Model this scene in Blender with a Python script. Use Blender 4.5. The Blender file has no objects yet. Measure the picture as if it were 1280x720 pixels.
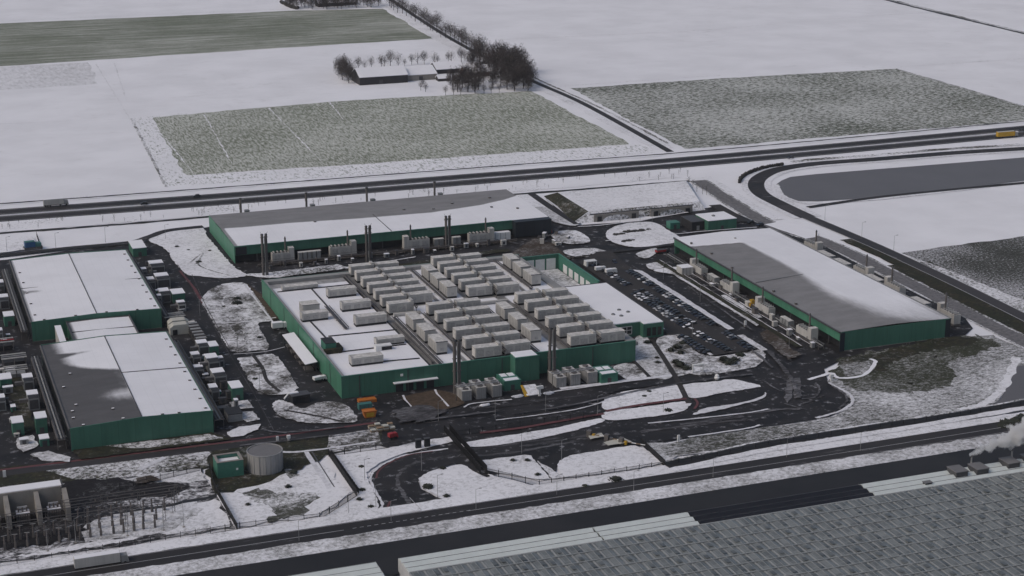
import bpy, math, random
from math import radians as R, sin, cos, pi, sqrt
random.seed(7)
sc = bpy.context.scene
C = sc.collection
# ---------------------------------------------------------------- camera model (metres, X = along the fronts, Y = into the depth)
F_, P_, YAW, H_ = 2163.0, R(16.933), R(20.46), 235.0
_c, _s, _cp, _sp = cos(YAW), sin(YAW), cos(P_), sin(P_)
def G(px, py, z=0.0):
    u = (px-640)/F_; v = (py-360)/F_
    d0 = u; d1 = _cp - v*_sp; d2 = -_sp - v*_cp
    t = (z-H_)/d2
    d0 *= t; d1 *= t
    return (d0*_c + d1*_s, -d0*_s + d1*_c)
def PJ(x, y, z):
    a = x*_c - y*_s; b = x*_s + y*_c; h = z-H_
    w = b*_cp - h*_sp
    return (640+F_*a/w, 360+F_*(-b*_sp - h*_cp)/w)
# ---------------------------------------------------------------- mesh builder
class MB:
    def __init__(s): s.v=[]; s.f=[]; s.m=[]
    def quad(s, pts, m=0):
        n=len(s.v); s.v+= [tuple(p) for p in pts]; s.f.append(tuple(range(n,n+len(pts)))); s.m.append(m)
    def hexa(s, p, m=0, bottom=True):
        n=len(s.v); s.v+=[tuple(q) for q in p]
        fs=[(4,5,6,7),(0,1,5,4),(1,2,6,5),(2,3,7,6),(3,0,4,7)]
        if bottom: fs.append((3,2,1,0))
        for f in fs: s.f.append(tuple(n+i for i in f)); s.m.append(m)
    def box(s, x0,x1,y0,y1,z0,z1, m=0, mt=None):
        s.hexa([(x0,y0,z0),(x1,y0,z0),(x1,y1,z0),(x0,y1,z0),(x0,y0,z1),(x1,y0,z1),(x1,y1,z1),(x0,y1,z1)], m)
        if mt is not None: s.m[-6]=mt
    def obox(s, cx,cy,z0,L,W,Hh,a, m=0, mt=None):
        ca,sa=cos(a),sin(a); q=[]
        for z in (z0,z0+Hh):
            for dx,dy in ((-L/2,-W/2),(L/2,-W/2),(L/2,W/2),(-L/2,W/2)): q.append((cx+dx*ca-dy*sa, cy+dx*sa+dy*ca, z))
        s.hexa(q,m)
        if mt is not None: s.m[-6]=mt
    def bar(s, p0, p1, w, m=0, w1=None):
        w1=w if w1 is None else w1
        d=[b-a for a,b in zip(p0,p1)]; L=sqrt(sum(k*k for k in d)) or 1e-6; d=[k/L for k in d]
        up=(0,0,1) if abs(d[2])<.9 else (1,0,0)
        a=(d[1]*up[2]-d[2]*up[1], d[2]*up[0]-d[0]*up[2], d[0]*up[1]-d[1]*up[0]); l=sqrt(sum(k*k for k in a)); a=[k/l for k in a]
        b=(d[1]*a[2]-d[2]*a[1], d[2]*a[0]-d[0]*a[2], d[0]*a[1]-d[1]*a[0])
        q=[]
        for p,ww in ((p0,w),(p1,w1)):
            for i,j in ((-1,-1),(1,-1),(1,1),(-1,1)): q.append(tuple(p[k]+ww/2*(i*a[k]+j*b[k]) for k in range(3)))
        s.hexa(q,m)
    def cyl(s, x,y,z0,z1,r,n=12,m=0,r1=None,mt=None):
        r1=r if r1 is None else r1; b=len(s.v)
        for z,rr in ((z0,r),(z1,r1)):
            for i in range(n): s.v.append((x+rr*cos(2*pi*i/n), y+rr*sin(2*pi*i/n), z))
        for i in range(n):
            j=(i+1)%n; s.f.append((b+i,b+j,b+n+j,b+n+i)); s.m.append(m)
        s.f.append(tuple(b+n+i for i in range(n))); s.m.append(m if mt is None else mt)
        s.f.append(tuple(b+n-1-i for i in range(n))); s.m.append(m)
    def tube(s, pts, r, n=6, m=0, r1=None):
        k=len(pts); r1=r if r1 is None else r1
        for i in range(k-1):
            a=r+(r1-r)*i/(k-1); b=r+(r1-r)*(i+1)/(k-1); s.seg(pts[i],pts[i+1],a,b,n,m)
    def seg(s,p0,p1,r0,r1,n=4,m=0):
        d=[b-a for a,b in zip(p0,p1)]; L=sqrt(sum(k*k for k in d)) or 1e-6; d=[k/L for k in d]
        up=(0,0,1) if abs(d[2])<.9 else (1,0,0)
        a=(d[1]*up[2]-d[2]*up[1], d[2]*up[0]-d[0]*up[2], d[0]*up[1]-d[1]*up[0]); l=sqrt(sum(k*k for k in a)); a=[k/l for k in a]
        b=(d[1]*a[2]-d[2]*a[1], d[2]*a[0]-d[0]*a[2], d[0]*a[1]-d[1]*a[0])
        q=len(s.v)
        for p,rr in ((p0,r0),(p1,r1)):
            for i in range(n):
                t=2*pi*i/n; s.v.append(tuple(p[k]+rr*(cos(t)*a[k]+sin(t)*b[k]) for k in range(3)))
        for i in range(n):
            j=(i+1)%n; s.f.append((q+i,q+j,q+n+j,q+n+i)); s.m.append(m)
        s.f.append(tuple(q+n+i for i in range(n))); s.m.append(m); s.f.append(tuple(q+n-1-i for i in range(n))); s.m.append(m)
    def lathe(s, x,y,prof,n=16,m=0):
        b=len(s.v)
        for r,z in prof:
            for i in range(n): s.v.append((x+r*cos(2*pi*i/n), y+r*sin(2*pi*i/n), z))
        for k in range(len(prof)-1):
            for i in range(n):
                j=(i+1)%n; s.f.append((b+k*n+i,b+k*n+j,b+(k+1)*n+j,b+(k+1)*n+i)); s.m.append(m)
        s.f.append(tuple(b+(len(prof)-1)*n+i for i in range(n))); s.m.append(m)
    def prism(s, poly, z0, z1, m=0, mt=None):
        n=len(poly); b=len(s.v)
        a=sum(poly[i][0]*poly[(i+1)%n][1]-poly[(i+1)%n][0]*poly[i][1] for i in range(n))
        if a<0: poly=poly[::-1]
        s.v+=[(p[0],p[1],z0) for p in poly]+[(p[0],p[1],z1) for p in poly]
        s.f.append(tuple(range(b+n,b+2*n))); s.m.append(m if mt is None else mt)
        s.f.append(tuple(range(b+n-1,b-1,-1))); s.m.append(m)
        for i in range(n):
            j=(i+1)%n; s.f.append((b+i,b+j,b+n+j,b+n+i)); s.m.append(m)
    def blob(s, x,y,z,rx,ry,rz,seed=0,m=0,n=9,k=5,amp=.25):
        rg=random.Random(seed); b=len(s.v)
        s.v.append((x,y,z+rz))
        for a in range(1,k):
            t=pi*a/k
            for i in range(n):
                q=2*pi*i/n; w=1+rg.uniform(-amp,amp)
                s.v.append((x+rx*w*sin(t)*cos(q), y+ry*w*sin(t)*sin(q), z+rz*w*cos(t)))
        s.v.append((x,y,z-rz)); e=len(s.v)-1
        for i in range(n):
            j=(i+1)%n; s.f.append((b,b+1+i,b+1+j)); s.m.append(m)
            s.f.append((e,b+1+(k-2)*n+j,b+1+(k-2)*n+i)); s.m.append(m)
            for a in range(k-2):
                s.f.append((b+1+a*n+i,b+1+(a+1)*n+i,b+1+(a+1)*n+j,b+1+a*n+j)); s.m.append(m)
    def build(s, name, mats, parent=None, world=False, smooth=False):
        if not isinstance(mats,(list,tuple)): mats=[mats]
        me=bpy.data.meshes.new(name)
        v=s.v
        if world and parent is not None:
            l=parent.location; v=[(a-l[0],b-l[1],c-l[2]) for a,b,c in v]
        me.from_pydata(v,[],s.f)
        for m in mats: me.materials.append(m)
        me.polygons.foreach_set('material_index', s.m)
        if smooth: me.polygons.foreach_set('use_smooth',[True]*len(s.f))
        me.update()
        o=bpy.data.objects.new(name,me); C.objects.link(o)
        if parent is not None: o.parent=parent
        return o
def thing(name,label,cat,loc=(0,0,0),rz=0.0,group=None):
    o=bpy.data.objects.new(name,None); C.objects.link(o); o.empty_display_size=.5
    o.location=loc; o.rotation_euler=(0,0,rz)
    return tag(o,label,cat,group)
def tag(o,label,cat,group=None,kind=None):
    o['label']=label; o['category']=cat
    if group: o['group']=group
    if kind: o['kind']=kind
    return o
def struct(o): o['kind']='structure'; return o
def stuff(o,label,cat): o['kind']='stuff'; o['label']=label; o['category']=cat; return o
KIDS={}
def dup(root,loc=None,rz=None,label=None,group=None,scale=None):
    c=root.copy(); C.objects.link(c)
    if loc is not None: c.location=loc
    if rz is not None: c.rotation_euler=(0,0,rz)
    if scale is not None: c.scale=(scale,)*3 if not isinstance(scale,tuple) else scale
    if label: c['label']=label
    if group: c['group']=group
    if root.name not in KIDS: KIDS[root.name]=[(k,list(k.children)) for k in root.children]
    for k,gg in KIDS[root.name]:
        d=k.copy(); C.objects.link(d); d.parent=c
        for g in gg:
            e=g.copy(); C.objects.link(e); e.parent=d
    return c
ORD='first second third fourth fifth sixth seventh eighth ninth tenth eleventh twelfth thirteenth fourteenth fifteenth sixteenth seventeenth eighteenth nineteenth twentieth'.split()
def od(i):
    if i<20: return ORD[i]
    return {2:'twenty',3:'thirty',4:'forty'}[(i+1)//10]+('-'+ORD[(i+1)%10-1] if (i+1)%10 else 'ieth')
# ---------------------------------------------------------------- materials
def _new(name):
    m=bpy.data.materials.new(name); m.use_nodes=True; nt=m.node_tree; return m,nt,nt.nodes['Principled BSDF']
def N(nt,t,**k):
    n=nt.nodes.new(t)
    for a,b in k.items():
        if a.startswith('_'): n.inputs[a[1:].replace('_',' ')].default_value=b
        else: setattr(n,a,b)
    return n
def c4(c): return (c[0],c[1],c[2],1)
def rgbmix(nt,fac,a,b,blend='MIX'):
    n=N(nt,'ShaderNodeMix',data_type='RGBA',blend_type=blend)
    for sock,val in ((n.inputs[0],fac),(n.inputs[6],a),(n.inputs[7],b)):
        if hasattr(val,'links'): nt.links.new(val,sock)
        elif isinstance(val,tuple): sock.default_value=c4(val)
        else: sock.default_value=val
    return n.outputs[2]
def mth(nt,op,a,b=None,c=None):
    n=N(nt,'ShaderNodeMath',operation=op)
    for i,val in enumerate((a,b,c)):
        if val is None: continue
        if hasattr(val,'links'): nt.links.new(val,n.inputs[i])
        else: n.inputs[i].default_value=val
    return n.outputs[0]
def pos(nt,scale=(1,1,1),rot=0.0):
    g=N(nt,'ShaderNodeNewGeometry'); mp=N(nt,'ShaderNodeMapping'); mp.inputs['Rotation'].default_value=(0,0,rot); mp.inputs['Scale'].default_value=scale
    nt.links.new(g.outputs['Position'],mp.inputs['Vector']); return mp.outputs[0]
def noise(nt,vec,scale,detail=4,rough=.6,dist=0.0):
    n=N(nt,'ShaderNodeTexNoise'); n.inputs['Scale'].default_value=scale; n.inputs['Detail'].default_value=detail; n.inputs['Roughness'].default_value=rough; n.inputs['Distortion'].default_value=dist
    nt.links.new(vec,n.inputs['Vector']); return n.outputs['Fac']
def ramp(nt,fac,lo,hi,a=0.0,b=1.0,smooth=True):
    n=N(nt,'ShaderNodeMapRange',interpolation_type='SMOOTHSTEP' if smooth else 'LINEAR')
    for i,val in enumerate((fac,lo,hi,a,b)):
        if hasattr(val,'links'): nt.links.new(val,n.inputs[i])
        else: n.inputs[i].default_value=val
    return n.outputs[0]
SNOW=(.80,.80,.83)
def mat(name,col,rough=.6,var=.18,scale=.5,metal=0.0,rnd=0.0,spec=.4,streak=False,alpha=None):
    m,nt,b=_new(name)
    v=pos(nt,(1,1,.25) if streak else (1,1,1))
    f=noise(nt,v,scale,5,.65)
    f=ramp(nt,f,.25,.75,1-var,1+var,False)
    if rnd:
        oi=N(nt,'ShaderNodeObjectInfo'); f=mth(nt,'MULTIPLY',f,ramp(nt,oi.outputs['Random'],0,1,1-rnd,1+rnd,False))
    vm=N(nt,'ShaderNodeVectorMath',operation='SCALE'); vm.inputs[0].default_value=col; nt.links.new(f,vm.inputs['Scale'])
    nt.links.new(vm.outputs[0],b.inputs['Base Color'])
    b.inputs['Roughness'].default_value=rough; b.inputs['Metallic'].default_value=metal; b.inputs['Specular IOR Level'].default_value=spec
    return m
def clad(name,col,panel=6.0,line=.75,var=.08,rough=.5,rib=1.0):
    """profiled metal sheet: panels of slightly different tone, dark joints"""
    m,nt,b=_new(name)
    g=N(nt,'ShaderNodeNewGeometry'); sp=N(nt,'ShaderNodeSeparateXYZ'); nt.links.new(g.outputs['Position'],sp.inputs[0])
    u=mth(nt,'ADD',sp.outputs[0],sp.outputs[1])
    q=mth(nt,'DIVIDE',u,panel)
    fl=mth(nt,'FLOOR',q); fr=mth(nt,'FRACT',q)
    wn=N(nt,'ShaderNodeTexWhiteNoise',noise_dimensions='1D'); nt.links.new(fl,wn.inputs['W'])
    f=ramp(nt,wn.outputs[0],0,1,1-var,1+var,False)
    j=ramp(nt,fr,.0,.06*rib,line,1.0)
    f=mth(nt,'MULTIPLY',f,j)
    n2=noise(nt,pos(nt,(1,1,.15)),.35,5,.7); f=mth(nt,'MULTIPLY',f,ramp(nt,n2,.3,.7,.85,1.12,False))
    vm=N(nt,'ShaderNodeVectorMath',operation='SCALE'); vm.inputs[0].default_value=col; nt.links.new(f,vm.inputs['Scale'])
    nt.links.new(vm.outputs[0],b.inputs['Base Color']); b.inputs['Roughness'].default_value=rough; b.inputs['Specular IOR Level'].default_value=.3
    return m
def patch(name,under,cover,scale=.3,stretch=(1,1),rot=0.0,soft=.06,big=.03,bigamt=.25,under2=None,snow=SNOW,detail=9,rough=.78,fine=0.0,track=0.0,mul=2.1):
    """ground with broken snow: cover = share of snow"""
    m,nt,b=_new(name)
    v=pos(nt,(stretch[0],stretch[1],1),rot)
    f=noise(nt,v,scale*mul,detail,rough,.4)
    g=noise(nt,pos(nt),big,3,.5)
    f=mth(nt,'ADD',f,mth(nt,'MULTIPLY',mth(nt,'SUBTRACT',g,.5),bigamt*2))
    if fine:
        h=noise(nt,v,fine*1.6,3,.7); f=mth(nt,'ADD',f,mth(nt,'MULTIPLY',mth(nt,'SUBTRACT',h,.5),.5))
    t=.5+(.5-cover)*.55
    k=ramp(nt,f,t-soft,t+soft)
    if under2 is not None:
        under=rgbmix(nt,ramp(nt,noise(nt,pos(nt),.12,4,.6),.4,.6),under,under2)
    n3=noise(nt,pos(nt),.6,4,.7)
    un=rgbmix(nt,ramp(nt,n3,.3,.7),under,(0.02,0.02,0.018)) if not isinstance(under,tuple) else rgbmix(nt,ramp(nt,n3,.3,.7),tuple(x*1.25 for x in under),tuple(x*.7 for x in under))
    sw=rgbmix(nt,ramp(nt,noise(nt,pos(nt),.02,4,.6),.3,.7),snow,tuple(x*.90 for x in snow))
    c=rgbmix(nt,k,un,sw)
    nt.links.new(c,b.inputs['Base Color']); b.inputs['Roughness'].default_value=.85; b.inputs['Specular IOR Level'].default_value=.15
    return m
def attrmat(name,base,snow=SNOW,line=None):
    """roof sheet whose snow cover is stored per vertex"""
    m,nt,b=_new(name)
    a=N(nt,'ShaderNodeAttribute',attribute_name='snow')
    f=mth(nt,'ADD',a.outputs['Fac'],mth(nt,'MULTIPLY',mth(nt,'SUBTRACT',noise(nt,pos(nt,(1,.35,1)),.5,6,.7),.5),.35))
    k=ramp(nt,f,.18,.82)
    g2=N(nt,'ShaderNodeNewGeometry'); sp=N(nt,'ShaderNodeSeparateXYZ'); nt.links.new(g2.outputs['Position'],sp.inputs[0])
    sx=ramp(nt,mth(nt,'FRACT',mth(nt,'DIVIDE',sp.outputs[0],4.2)),0,.07,.86,1.0); sy=ramp(nt,mth(nt,'FRACT',mth(nt,'DIVIDE',sp.outputs[1],12.3)),0,.03,.88,1.0)
    seam=mth(nt,'MULTIPLY',sx,sy)
    base_=rgbmix(nt,ramp(nt,noise(nt,pos(nt,(.4,1,1)),.2,5,.65),.3,.7),tuple(x*.88 for x in base),tuple(x*1.1 for x in base))
    sw=rgbmix(nt,ramp(nt,noise(nt,pos(nt),.06,5,.6),.3,.7),snow,tuple(x*.93 for x in snow))
    cc=rgbmix(nt,k,base_,sw); vm=N(nt,'ShaderNodeVectorMath',operation='SCALE'); nt.links.new(cc,vm.inputs[0]); nt.links.new(mth(nt,'ADD',mth(nt,'MULTIPLY',seam,.55),.45),vm.inputs['Scale'])
    nt.links.new(vm.outputs[0],b.inputs['Base Color']); b.inputs['Roughness'].default_value=.75; b.inputs['Specular IOR Level'].default_value=.25
    return m
def asphalt(name,col=(.024,.0235,.0255),var=.25,snowy=.0,stretch=(1,1),rot=0):
    m,nt,b=_new(name)
    f=noise(nt,pos(nt,(stretch[0],stretch[1],1),rot),.05,8,.72,.5)
    c=rgbmix(nt,ramp(nt,f,.33,.67),tuple(x*(1-var) for x in col),tuple(x*(1+var) for x in col))
    if snowy:
        g=noise(nt,pos(nt,(stretch[0],stretch[1],1),rot),.25,7,.72)
        c=rgbmix(nt,ramp(nt,g,.62-snowy*.2,.80-snowy*.2,0,.55),c,(.55,.55,.58))
    nt.links.new(c,b.inputs['Base Color']); b.inputs['Specular IOR Level'].default_value=.14
    nt.links.new(ramp(nt,f,.3,.7,.55,.8),b.inputs['Roughness'])
    return m
GREEN=(.052,.150,.108); GREEN2=(.050,.170,.124)
M={}
M['snow']=patch('snow_ground',(.5,.5,.5),.93,scale=.06,big=.006,bigamt=.10,soft=.2,mul=1)
M['snow_clean']=mat('snow_clean',(.78,.78,.81),.8,.05,.05,spec=.15)
M['field_top']=patch('field_far_green',(.15,.168,.125),.40,scale=.05,stretch=(.12,1.3),rot=0,soft=.2,big=.006,bigamt=.28,snow=(.46,.47,.43),fine=.6)
M['field_mid']=patch('field_crop_rows',(.135,.155,.105),.50,scale=.28,stretch=(1.3,.22),rot=.0,soft=.12,big=.012,bigamt=.07,snow=(.56,.57,.53),fine=.5)
M['field_right']=patch('field_stubble_green',(.058,.070,.045),.50,scale=.20,stretch=(.6,.9),soft=.10,big=.012,bigamt=.12,snow=(.56,.57,.55),fine=.42)
M['field_edge']=patch('field_edge_snow',(.16,.18,.14),.68,scale=.25,stretch=(1,.3),soft=.1,big=.02,bigamt=.1,fine=.5)
M['field_pale']=patch('field_pale',(.34,.34,.34),.72,scale=.15,stretch=(1,.3),soft=.3,big=.01,bigamt=.2)
M['field_dark']=patch('field_ploughed',(.05,.052,.045),.42,scale=.5,stretch=(1,.7),soft=.08,big=.02,bigamt=.22,snow=(.5,.5,.52),fine=.6)
M['verge_dark']=patch('verge_dark_grass',(.030,.035,.019),.17,scale=.2,soft=.15,under2=(.05,.045,.025),snow=(.4,.4,.4))
M['verge_mix']=patch('verge_half_snow',(.05,.055,.032),.50,scale=.3,soft=.12,under2=(.06,.055,.03))
M['strip']=patch('highway_strip',(.13,.13,.125),.78,scale=.35,soft=.10,stretch=(1,.6))
M['lawn']=patch('lawn_patchy',(.07,.07,.058),.58,scale=.3,soft=.22,big=.05,bigamt=.22)
M['lawn_white']=patch('lawn_snow',(.17,.17,.165),.74,scale=.28,soft=.2,big=.05,bigamt=.14)
M['garden']=patch('garden_patchy',(.052,.049,.042),.50,scale=.28,soft=.16,big=.07,bigamt=.36)
M['slope']=patch('slope_rough',(.050,.052,.042),.36,scale=.30,stretch=(.7,1.1),rot=.35,soft=.22,big=.018,bigamt=.30,fine=.9)
M['slope_dark']=patch('slope_dark_grass',(.038,.041,.026),.22,scale=.30,stretch=(.7,1.1),rot=.35,soft=.2,big=.025,bigamt=.2,fine=.9,snow=(.55,.55,.56))
M['gravel']=patch('substation_gravel',(.028,.027,.030),.34,scale=.16,stretch=(.8,1.05),soft=.16,big=.03,bigamt=.30,fine=.5)
M['earth']=patch('brown_earth',(.075,.055,.04),.08,scale=.3,soft=.1)
M['mud']=patch('mud_and_slush',(.055,.043,.034),.20,scale=.3,soft=.2,snow=(.4,.4,.41),big=.08,bigamt=.25)
M['blackgravel_shade']=patch('black_gravel_and_shade',(.017,.0165,.0185),.10,scale=.35,soft=.2,snow=(.35,.35,.36),big=.05,bigamt=.25)
M['blotch']=patch('dark_blotch',(.07,.072,.06),.35,scale=.3,soft=.15,big=.06,bigamt=.3)
M['asphalt']=asphalt('asphalt_yard',var=.42,snowy=.36)
M['road']=asphalt('asphalt_road',(.033,.032,.034),var=.35,snowy=.16,stretch=(.2,1.5))
M['road_y']=asphalt('asphalt_road_deep',(.050,.048,.051),snowy=.1,stretch=(1.5,.2))
M['carpark']=asphalt('asphalt_carpark',(.040,.037,.036),snowy=.10)
M['red']=mat('red_asphalt',(.11,.040,.045),.8,.25,.3)
M['kerbsnow']=mat('ploughed_snow',(.62,.62,.65),.85,.25,.6)
M['line']=mat('white_paint',(.42,.42,.43),.7,.3,.5)
M['tracks']=patch('smeared_snow_tracks',(.032,.031,.034),.30,scale=.25,stretch=(.4,1.6),soft=.25,snow=(.30,.30,.32))
def water(name,col,rough,var=.2,scale=.05):
    m=mat(name,col,rough,var,scale,spec=.28); return m
M['ice']=water('pond_ice',(.124,.118,.122),.45,.10,.03)
M['ditchice']=patch('ditch_ice',(.15,.147,.152),.12,scale=.08,stretch=(1.6,.12),soft=.25,snow=(.25,.25,.27))
M['canal']=water('canal_water',(.019,.0165,.0155),.5,.5,.03)
M['green']=clad('green_cladding',GREEN,6.0)
M['green_lit']=clad('green_cladding_lit_side',(.062,.190,.125),7.5)  # left-facing walls: light from the left painted in as brighter green
M['teal']=mat('teal_green_paint',GREEN2,.5,.15,.8)
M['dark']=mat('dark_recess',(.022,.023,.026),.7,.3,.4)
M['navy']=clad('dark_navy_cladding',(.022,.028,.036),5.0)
M['trim']=mat('dark_metal_trim',(.06,.06,.064),.55,.2,1)
M['grey']=mat('grey_paint',(.23,.235,.235),.55,.18,.7,rnd=.1)
M['casing']=clad('unit_casing',(.43,.42,.40),2.8,.80,.06)
M['casing_top']=patch('unit_top',(.52,.505,.48),.16,scale=.25,soft=.3,big=.08,bigamt=.2,snow=(.58,.58,.58))  # lighter copy of the casing colour, overcast light on the tops painted in
M['louvre']=mat('unit_louvre',(.33,.325,.315),.6,.25,1.2)
M['steel']=mat('galvanised_steel',(.30,.30,.30),.45,.2,.6,metal=.35)
M['darksteel']=mat('dark_steel',(.115,.105,.10),.5,.25,.8)
M['silver']=clad('silver_ribbed',(.30,.295,.29),.7,.6,.12,.5,2.5)
M['fence']=mat('black_fence_paint',(.018,.018,.02),.6,.2,1)
M['concrete']=mat('concrete',(.24,.225,.205),.8,.22,.25,streak=True)
M['wall_pale']=mat('pale_render',(.46,.46,.45),.8,.12,.3)
M['white']=mat('white_paint_metal',(.68,.68,.67),.55,.12,.6)
M['roof_gray']=mat('roof_membrane',(.155,.152,.155),.7,.12,.3)
M['deckgrey']=mat('deck_parapet_grey',(.25,.25,.245),.75,.15,.3)
M['orange']=mat('orange_paint',(.42,.13,.02),.55,.25,.8)
M['yellow']=mat('yellow_paint',(.42,.25,.02),.55,.2,.8)
M['redp']=mat('red_paint',(.30,.03,.035),.5,.2,.8)
M['blue']=mat('blue_paint',(.03,.09,.20),.5,.2,.8)
M['tealbox']=mat('teal_box_paint',(.05,.15,.14),.55,.2,.8)
M['wood']=mat('pallet_wood',(.24,.17,.11),.8,.3,1.5)
M['bark']=mat('bark',(.045,.038,.035),.9,.25,1)
M['twig']=mat('winter_twigs',(.062,.052,.050),.9,.3,.3,rnd=.2)
M['bush']=mat('evergreen_dark',(.026,.030,.022),.9,.4,.8,rnd=.25)
M['hedge']=mat('hedge_dark',(.035,.034,.032),.9,.35,.6)
M['reed']=mat('dry_reed',(.14,.125,.10),.9,.4,.5)
M['reedsnow']=mat('snowy_reed',(.62,.62,.63),.9,.2,.5)
M['brick']=mat('dark_barn_boards',(.035,.034,.038),.8,.25,.4)
M['brickred']=mat('farmhouse_brick',(.13,.08,.065),.85,.25,.6)
M['tyre']=mat('tyre',(.02,.02,.02),.8,.2,2)
M['glass_dark']=mat('dark_glass',(.016,.017,.019),.3,.2,1,spec=.35)
M['beige']=mat('beige_cover',(.46,.45,.40),.7,.12,.4)
M['porcelain']=mat('insulator',(.11,.095,.09),.4,.3,1)
# ---------------------------------------------------------------- ground sheets
LAYER=[0.02]
def jit(pts,amp,step,closed=True):
    rg=random.Random(int(abs(pts[0][0])*10)+len(pts)); out=[]; n=len(pts)
    for i in range(n if closed else n-1):
        a=pts[i]; b=pts[(i+1)%n]; L=sqrt((a[0]-b[0])**2+(a[1]-b[1])**2); k=max(1,int(L/step))
        for j in range(k):
            t=j/k; out.append((a[0]+(b[0]-a[0])*t+rg.uniform(-amp,amp), a[1]+(b[1]-a[1])*t+rg.uniform(-amp,amp)))
    if not closed: out.append(pts[-1])
    return out
def cr(pts,k=8,closed=False):
    n=len(pts); out=[]
    rng=n if closed else n-1
    for i in range(rng):
        p0=pts[(i-1)%n] if closed or i>0 else pts[0]; p1=pts[i]; p2=pts[(i+1)%n]; p3=pts[(i+2)%n] if closed or i+2<n else pts[-1]
        for j in range(k):
            t=j/k
            out.append(tuple(.5*((2*p1[q])+(-p0[q]+p2[q])*t+(2*p0[q]-5*p1[q]+4*p2[q]-p3[q])*t*t+(-p0[q]+3*p1[q]-3*p2[q]+p3[q])*t**3) for q in (0,1)))
    if not closed: out.append(pts[-1])
    return out
from mathutils.geometry import tessellate_polygon
from mathutils import Vector
def sheet(name,poly,m,z=None,rough=0.0,step=3.0,smooth=False,px=True):
    pts=[G(*p) for p in poly] if px else [tuple(p) for p in poly]
    if smooth: pts=cr(pts,6,True)
    if rough: pts=jit(pts,rough,step)
    if z is None: LAYER[0]+=.005; z=LAYER[0]
    tri=tessellate_polygon([[Vector((p[0],p[1],0)) for p in pts]])
    b=MB(); b.v=[(p[0],p[1],z) for p in pts]
    for t in tri:
        a,bb,c=(pts[i] for i in t)
        cr_=(bb[0]-a[0])*(c[1]-a[1])-(bb[1]-a[1])*(c[0]-a[0])
        if abs(cr_)<1e-7: continue
        b.f.append(tuple(t) if cr_>0 else tuple(t[::-1])); b.m.append(0)
    return struct(b.build(name,M[m]))
def ribbon(name,path,w,m,z=None,px=True,k=8,wob=0.0,off=0.0,st=True,th=0.0):
    pts=[G(*p) for p in path] if px else [tuple(p) for p in path]
    pts=cr(pts,k) if len(pts)>2 else pts
    if wob: pts=jit(pts,0,4,False)
    rg=random.Random(len(path)*7+int(w*10))
    if z is None: LAYER[0]+=.005; z=LAYER[0]
    b=MB(); n=len(pts); rows=[]
    for i,p in enumerate(pts):
        a=pts[max(0,i-1)]; c=pts[min(n-1,i+1)]; dx,dy=c[0]-a[0],c[1]-a[1]; L=sqrt(dx*dx+dy*dy) or 1; nx,ny=-dy/L,dx/L
        w0=w/2+rg.uniform(-wob,wob); w1=w/2+rg.uniform(-wob,wob)
        rows.append(((p[0]+nx*(off+w0),p[1]+ny*(off+w0)),(p[0]+nx*(off-w1),p[1]+ny*(off-w1))))
    for i,(l,r) in enumerate(rows):
        b.v+= [(l[0],l[1],z+th),(r[0],r[1],z+th)]
        if th: b.v+=[(l[0],l[1],z),(r[0],r[1],z)]
    s_=4 if th else 2
    for i in range(n-1):
        a=i*s_; c=(i+1)*s_
        b.f.append((a+1,c+1,c,a)); b.m.append(0)
        if th:
            b.f.append((a,c,c+2,a+2)); b.m.append(0); b.f.append((a+3,c+3,c+1,a+1)); b.m.append(0)
    o=b.build(name,M[m])
    return struct(o) if st else o
# ================================================================ GROUND, FIELDS, ROADS
sheet('ground',[(-1500,200),(2600,200),(2600,3200),(-1500,3200)],'snow',z=0.0,px=False)
sheet('field',[(-60,32),(100,25),(360,13.5),(478,11),(542,48),(400,57),(200,69.5),(-60,87)],'field_top',rough=1.5,step=12)
sheet('field',[(-60,87),(112,78),(122,105),(0,113),(-60,116)],'field_pale',rough=1.5,step=12)
sheet('field',[(164,148),(235,141),(240,150),(262,221),(208,234)],'field_edge',rough=1,step=6)
sheet('field',[(208,233),(440,220),(700,202),(822,190),(800,181),(600,190),(440,202),(235,216)],'field_edge',rough=1,step=6)
sheet('field',[(190,147),(300,137),(430,126),(560,119),(665,114),(788,180),(600,194),(440,206),(232,219)],'field_mid',rough=1.2,step=8)
sheet('field',[(714,110.5),(900,98),(1120,86),(1282,133),(1300,140),(1300,150),(1060,169),(858,186.5),(790,152)],'field_right',rough=1.2,step=8)
sheet('field',[(1127,316),(1200,306),(1300,293),(1300,402),(1280,388),(1190,348)],'field_dark',rough=.8,step=6)
for a in ([(120,80),(162,148)],[(143,79),(158,125)],[(0,155),(170,148)],[(186,148),(242,217)],[(336,135),(400,200)],[(412,128),(430,150)],[(255,143),(290,205)]):
    ribbon('field_track',a,.65,'field_edge' if a[0][1]>126 and a[0][0]>180 else 'field_pale',wob=.5)
for a in ([(880,38),(1090,20),(1300,8)],[(620,50),(880,38)],[(1120,84),(1300,72)],[(700,108),(900,94)],[(-40,28),(365,11)]):
    ribbon('field_track',a,1.2,'field_edge',wob=.4)
ribbon('ditch',[(1095,-4),(1180,17),(1300,46)],9,'verge_mix',wob=1.2)
ribbon('ditch',[(1095,-3),(1180,18),(1300,47)],4.5,'canal',wob=.6)
ribbon('ditch',[(1120,86),(1200,109),(1300,139)],2,'verge_mix',wob=.5)
ribbon('ditch',[(164,148),(208,234)],1.6,'verge_mix',wob=.5)
# far tree-lined road and its verges
ribbon('verge',[(470,-6),(545,44),(640,92),(720,128),(830,186)],15,'lawn_white',wob=1)
ribbon('ditch',[(482,-6),(560,46),(655,95),(735,132),(826,180)],2.2,'verge_mix',wob=.5,off=5)
ribbon('road',[(480,-6),(556,44),(650,94),(730,130),(838,190)],5.0,'road')
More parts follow.
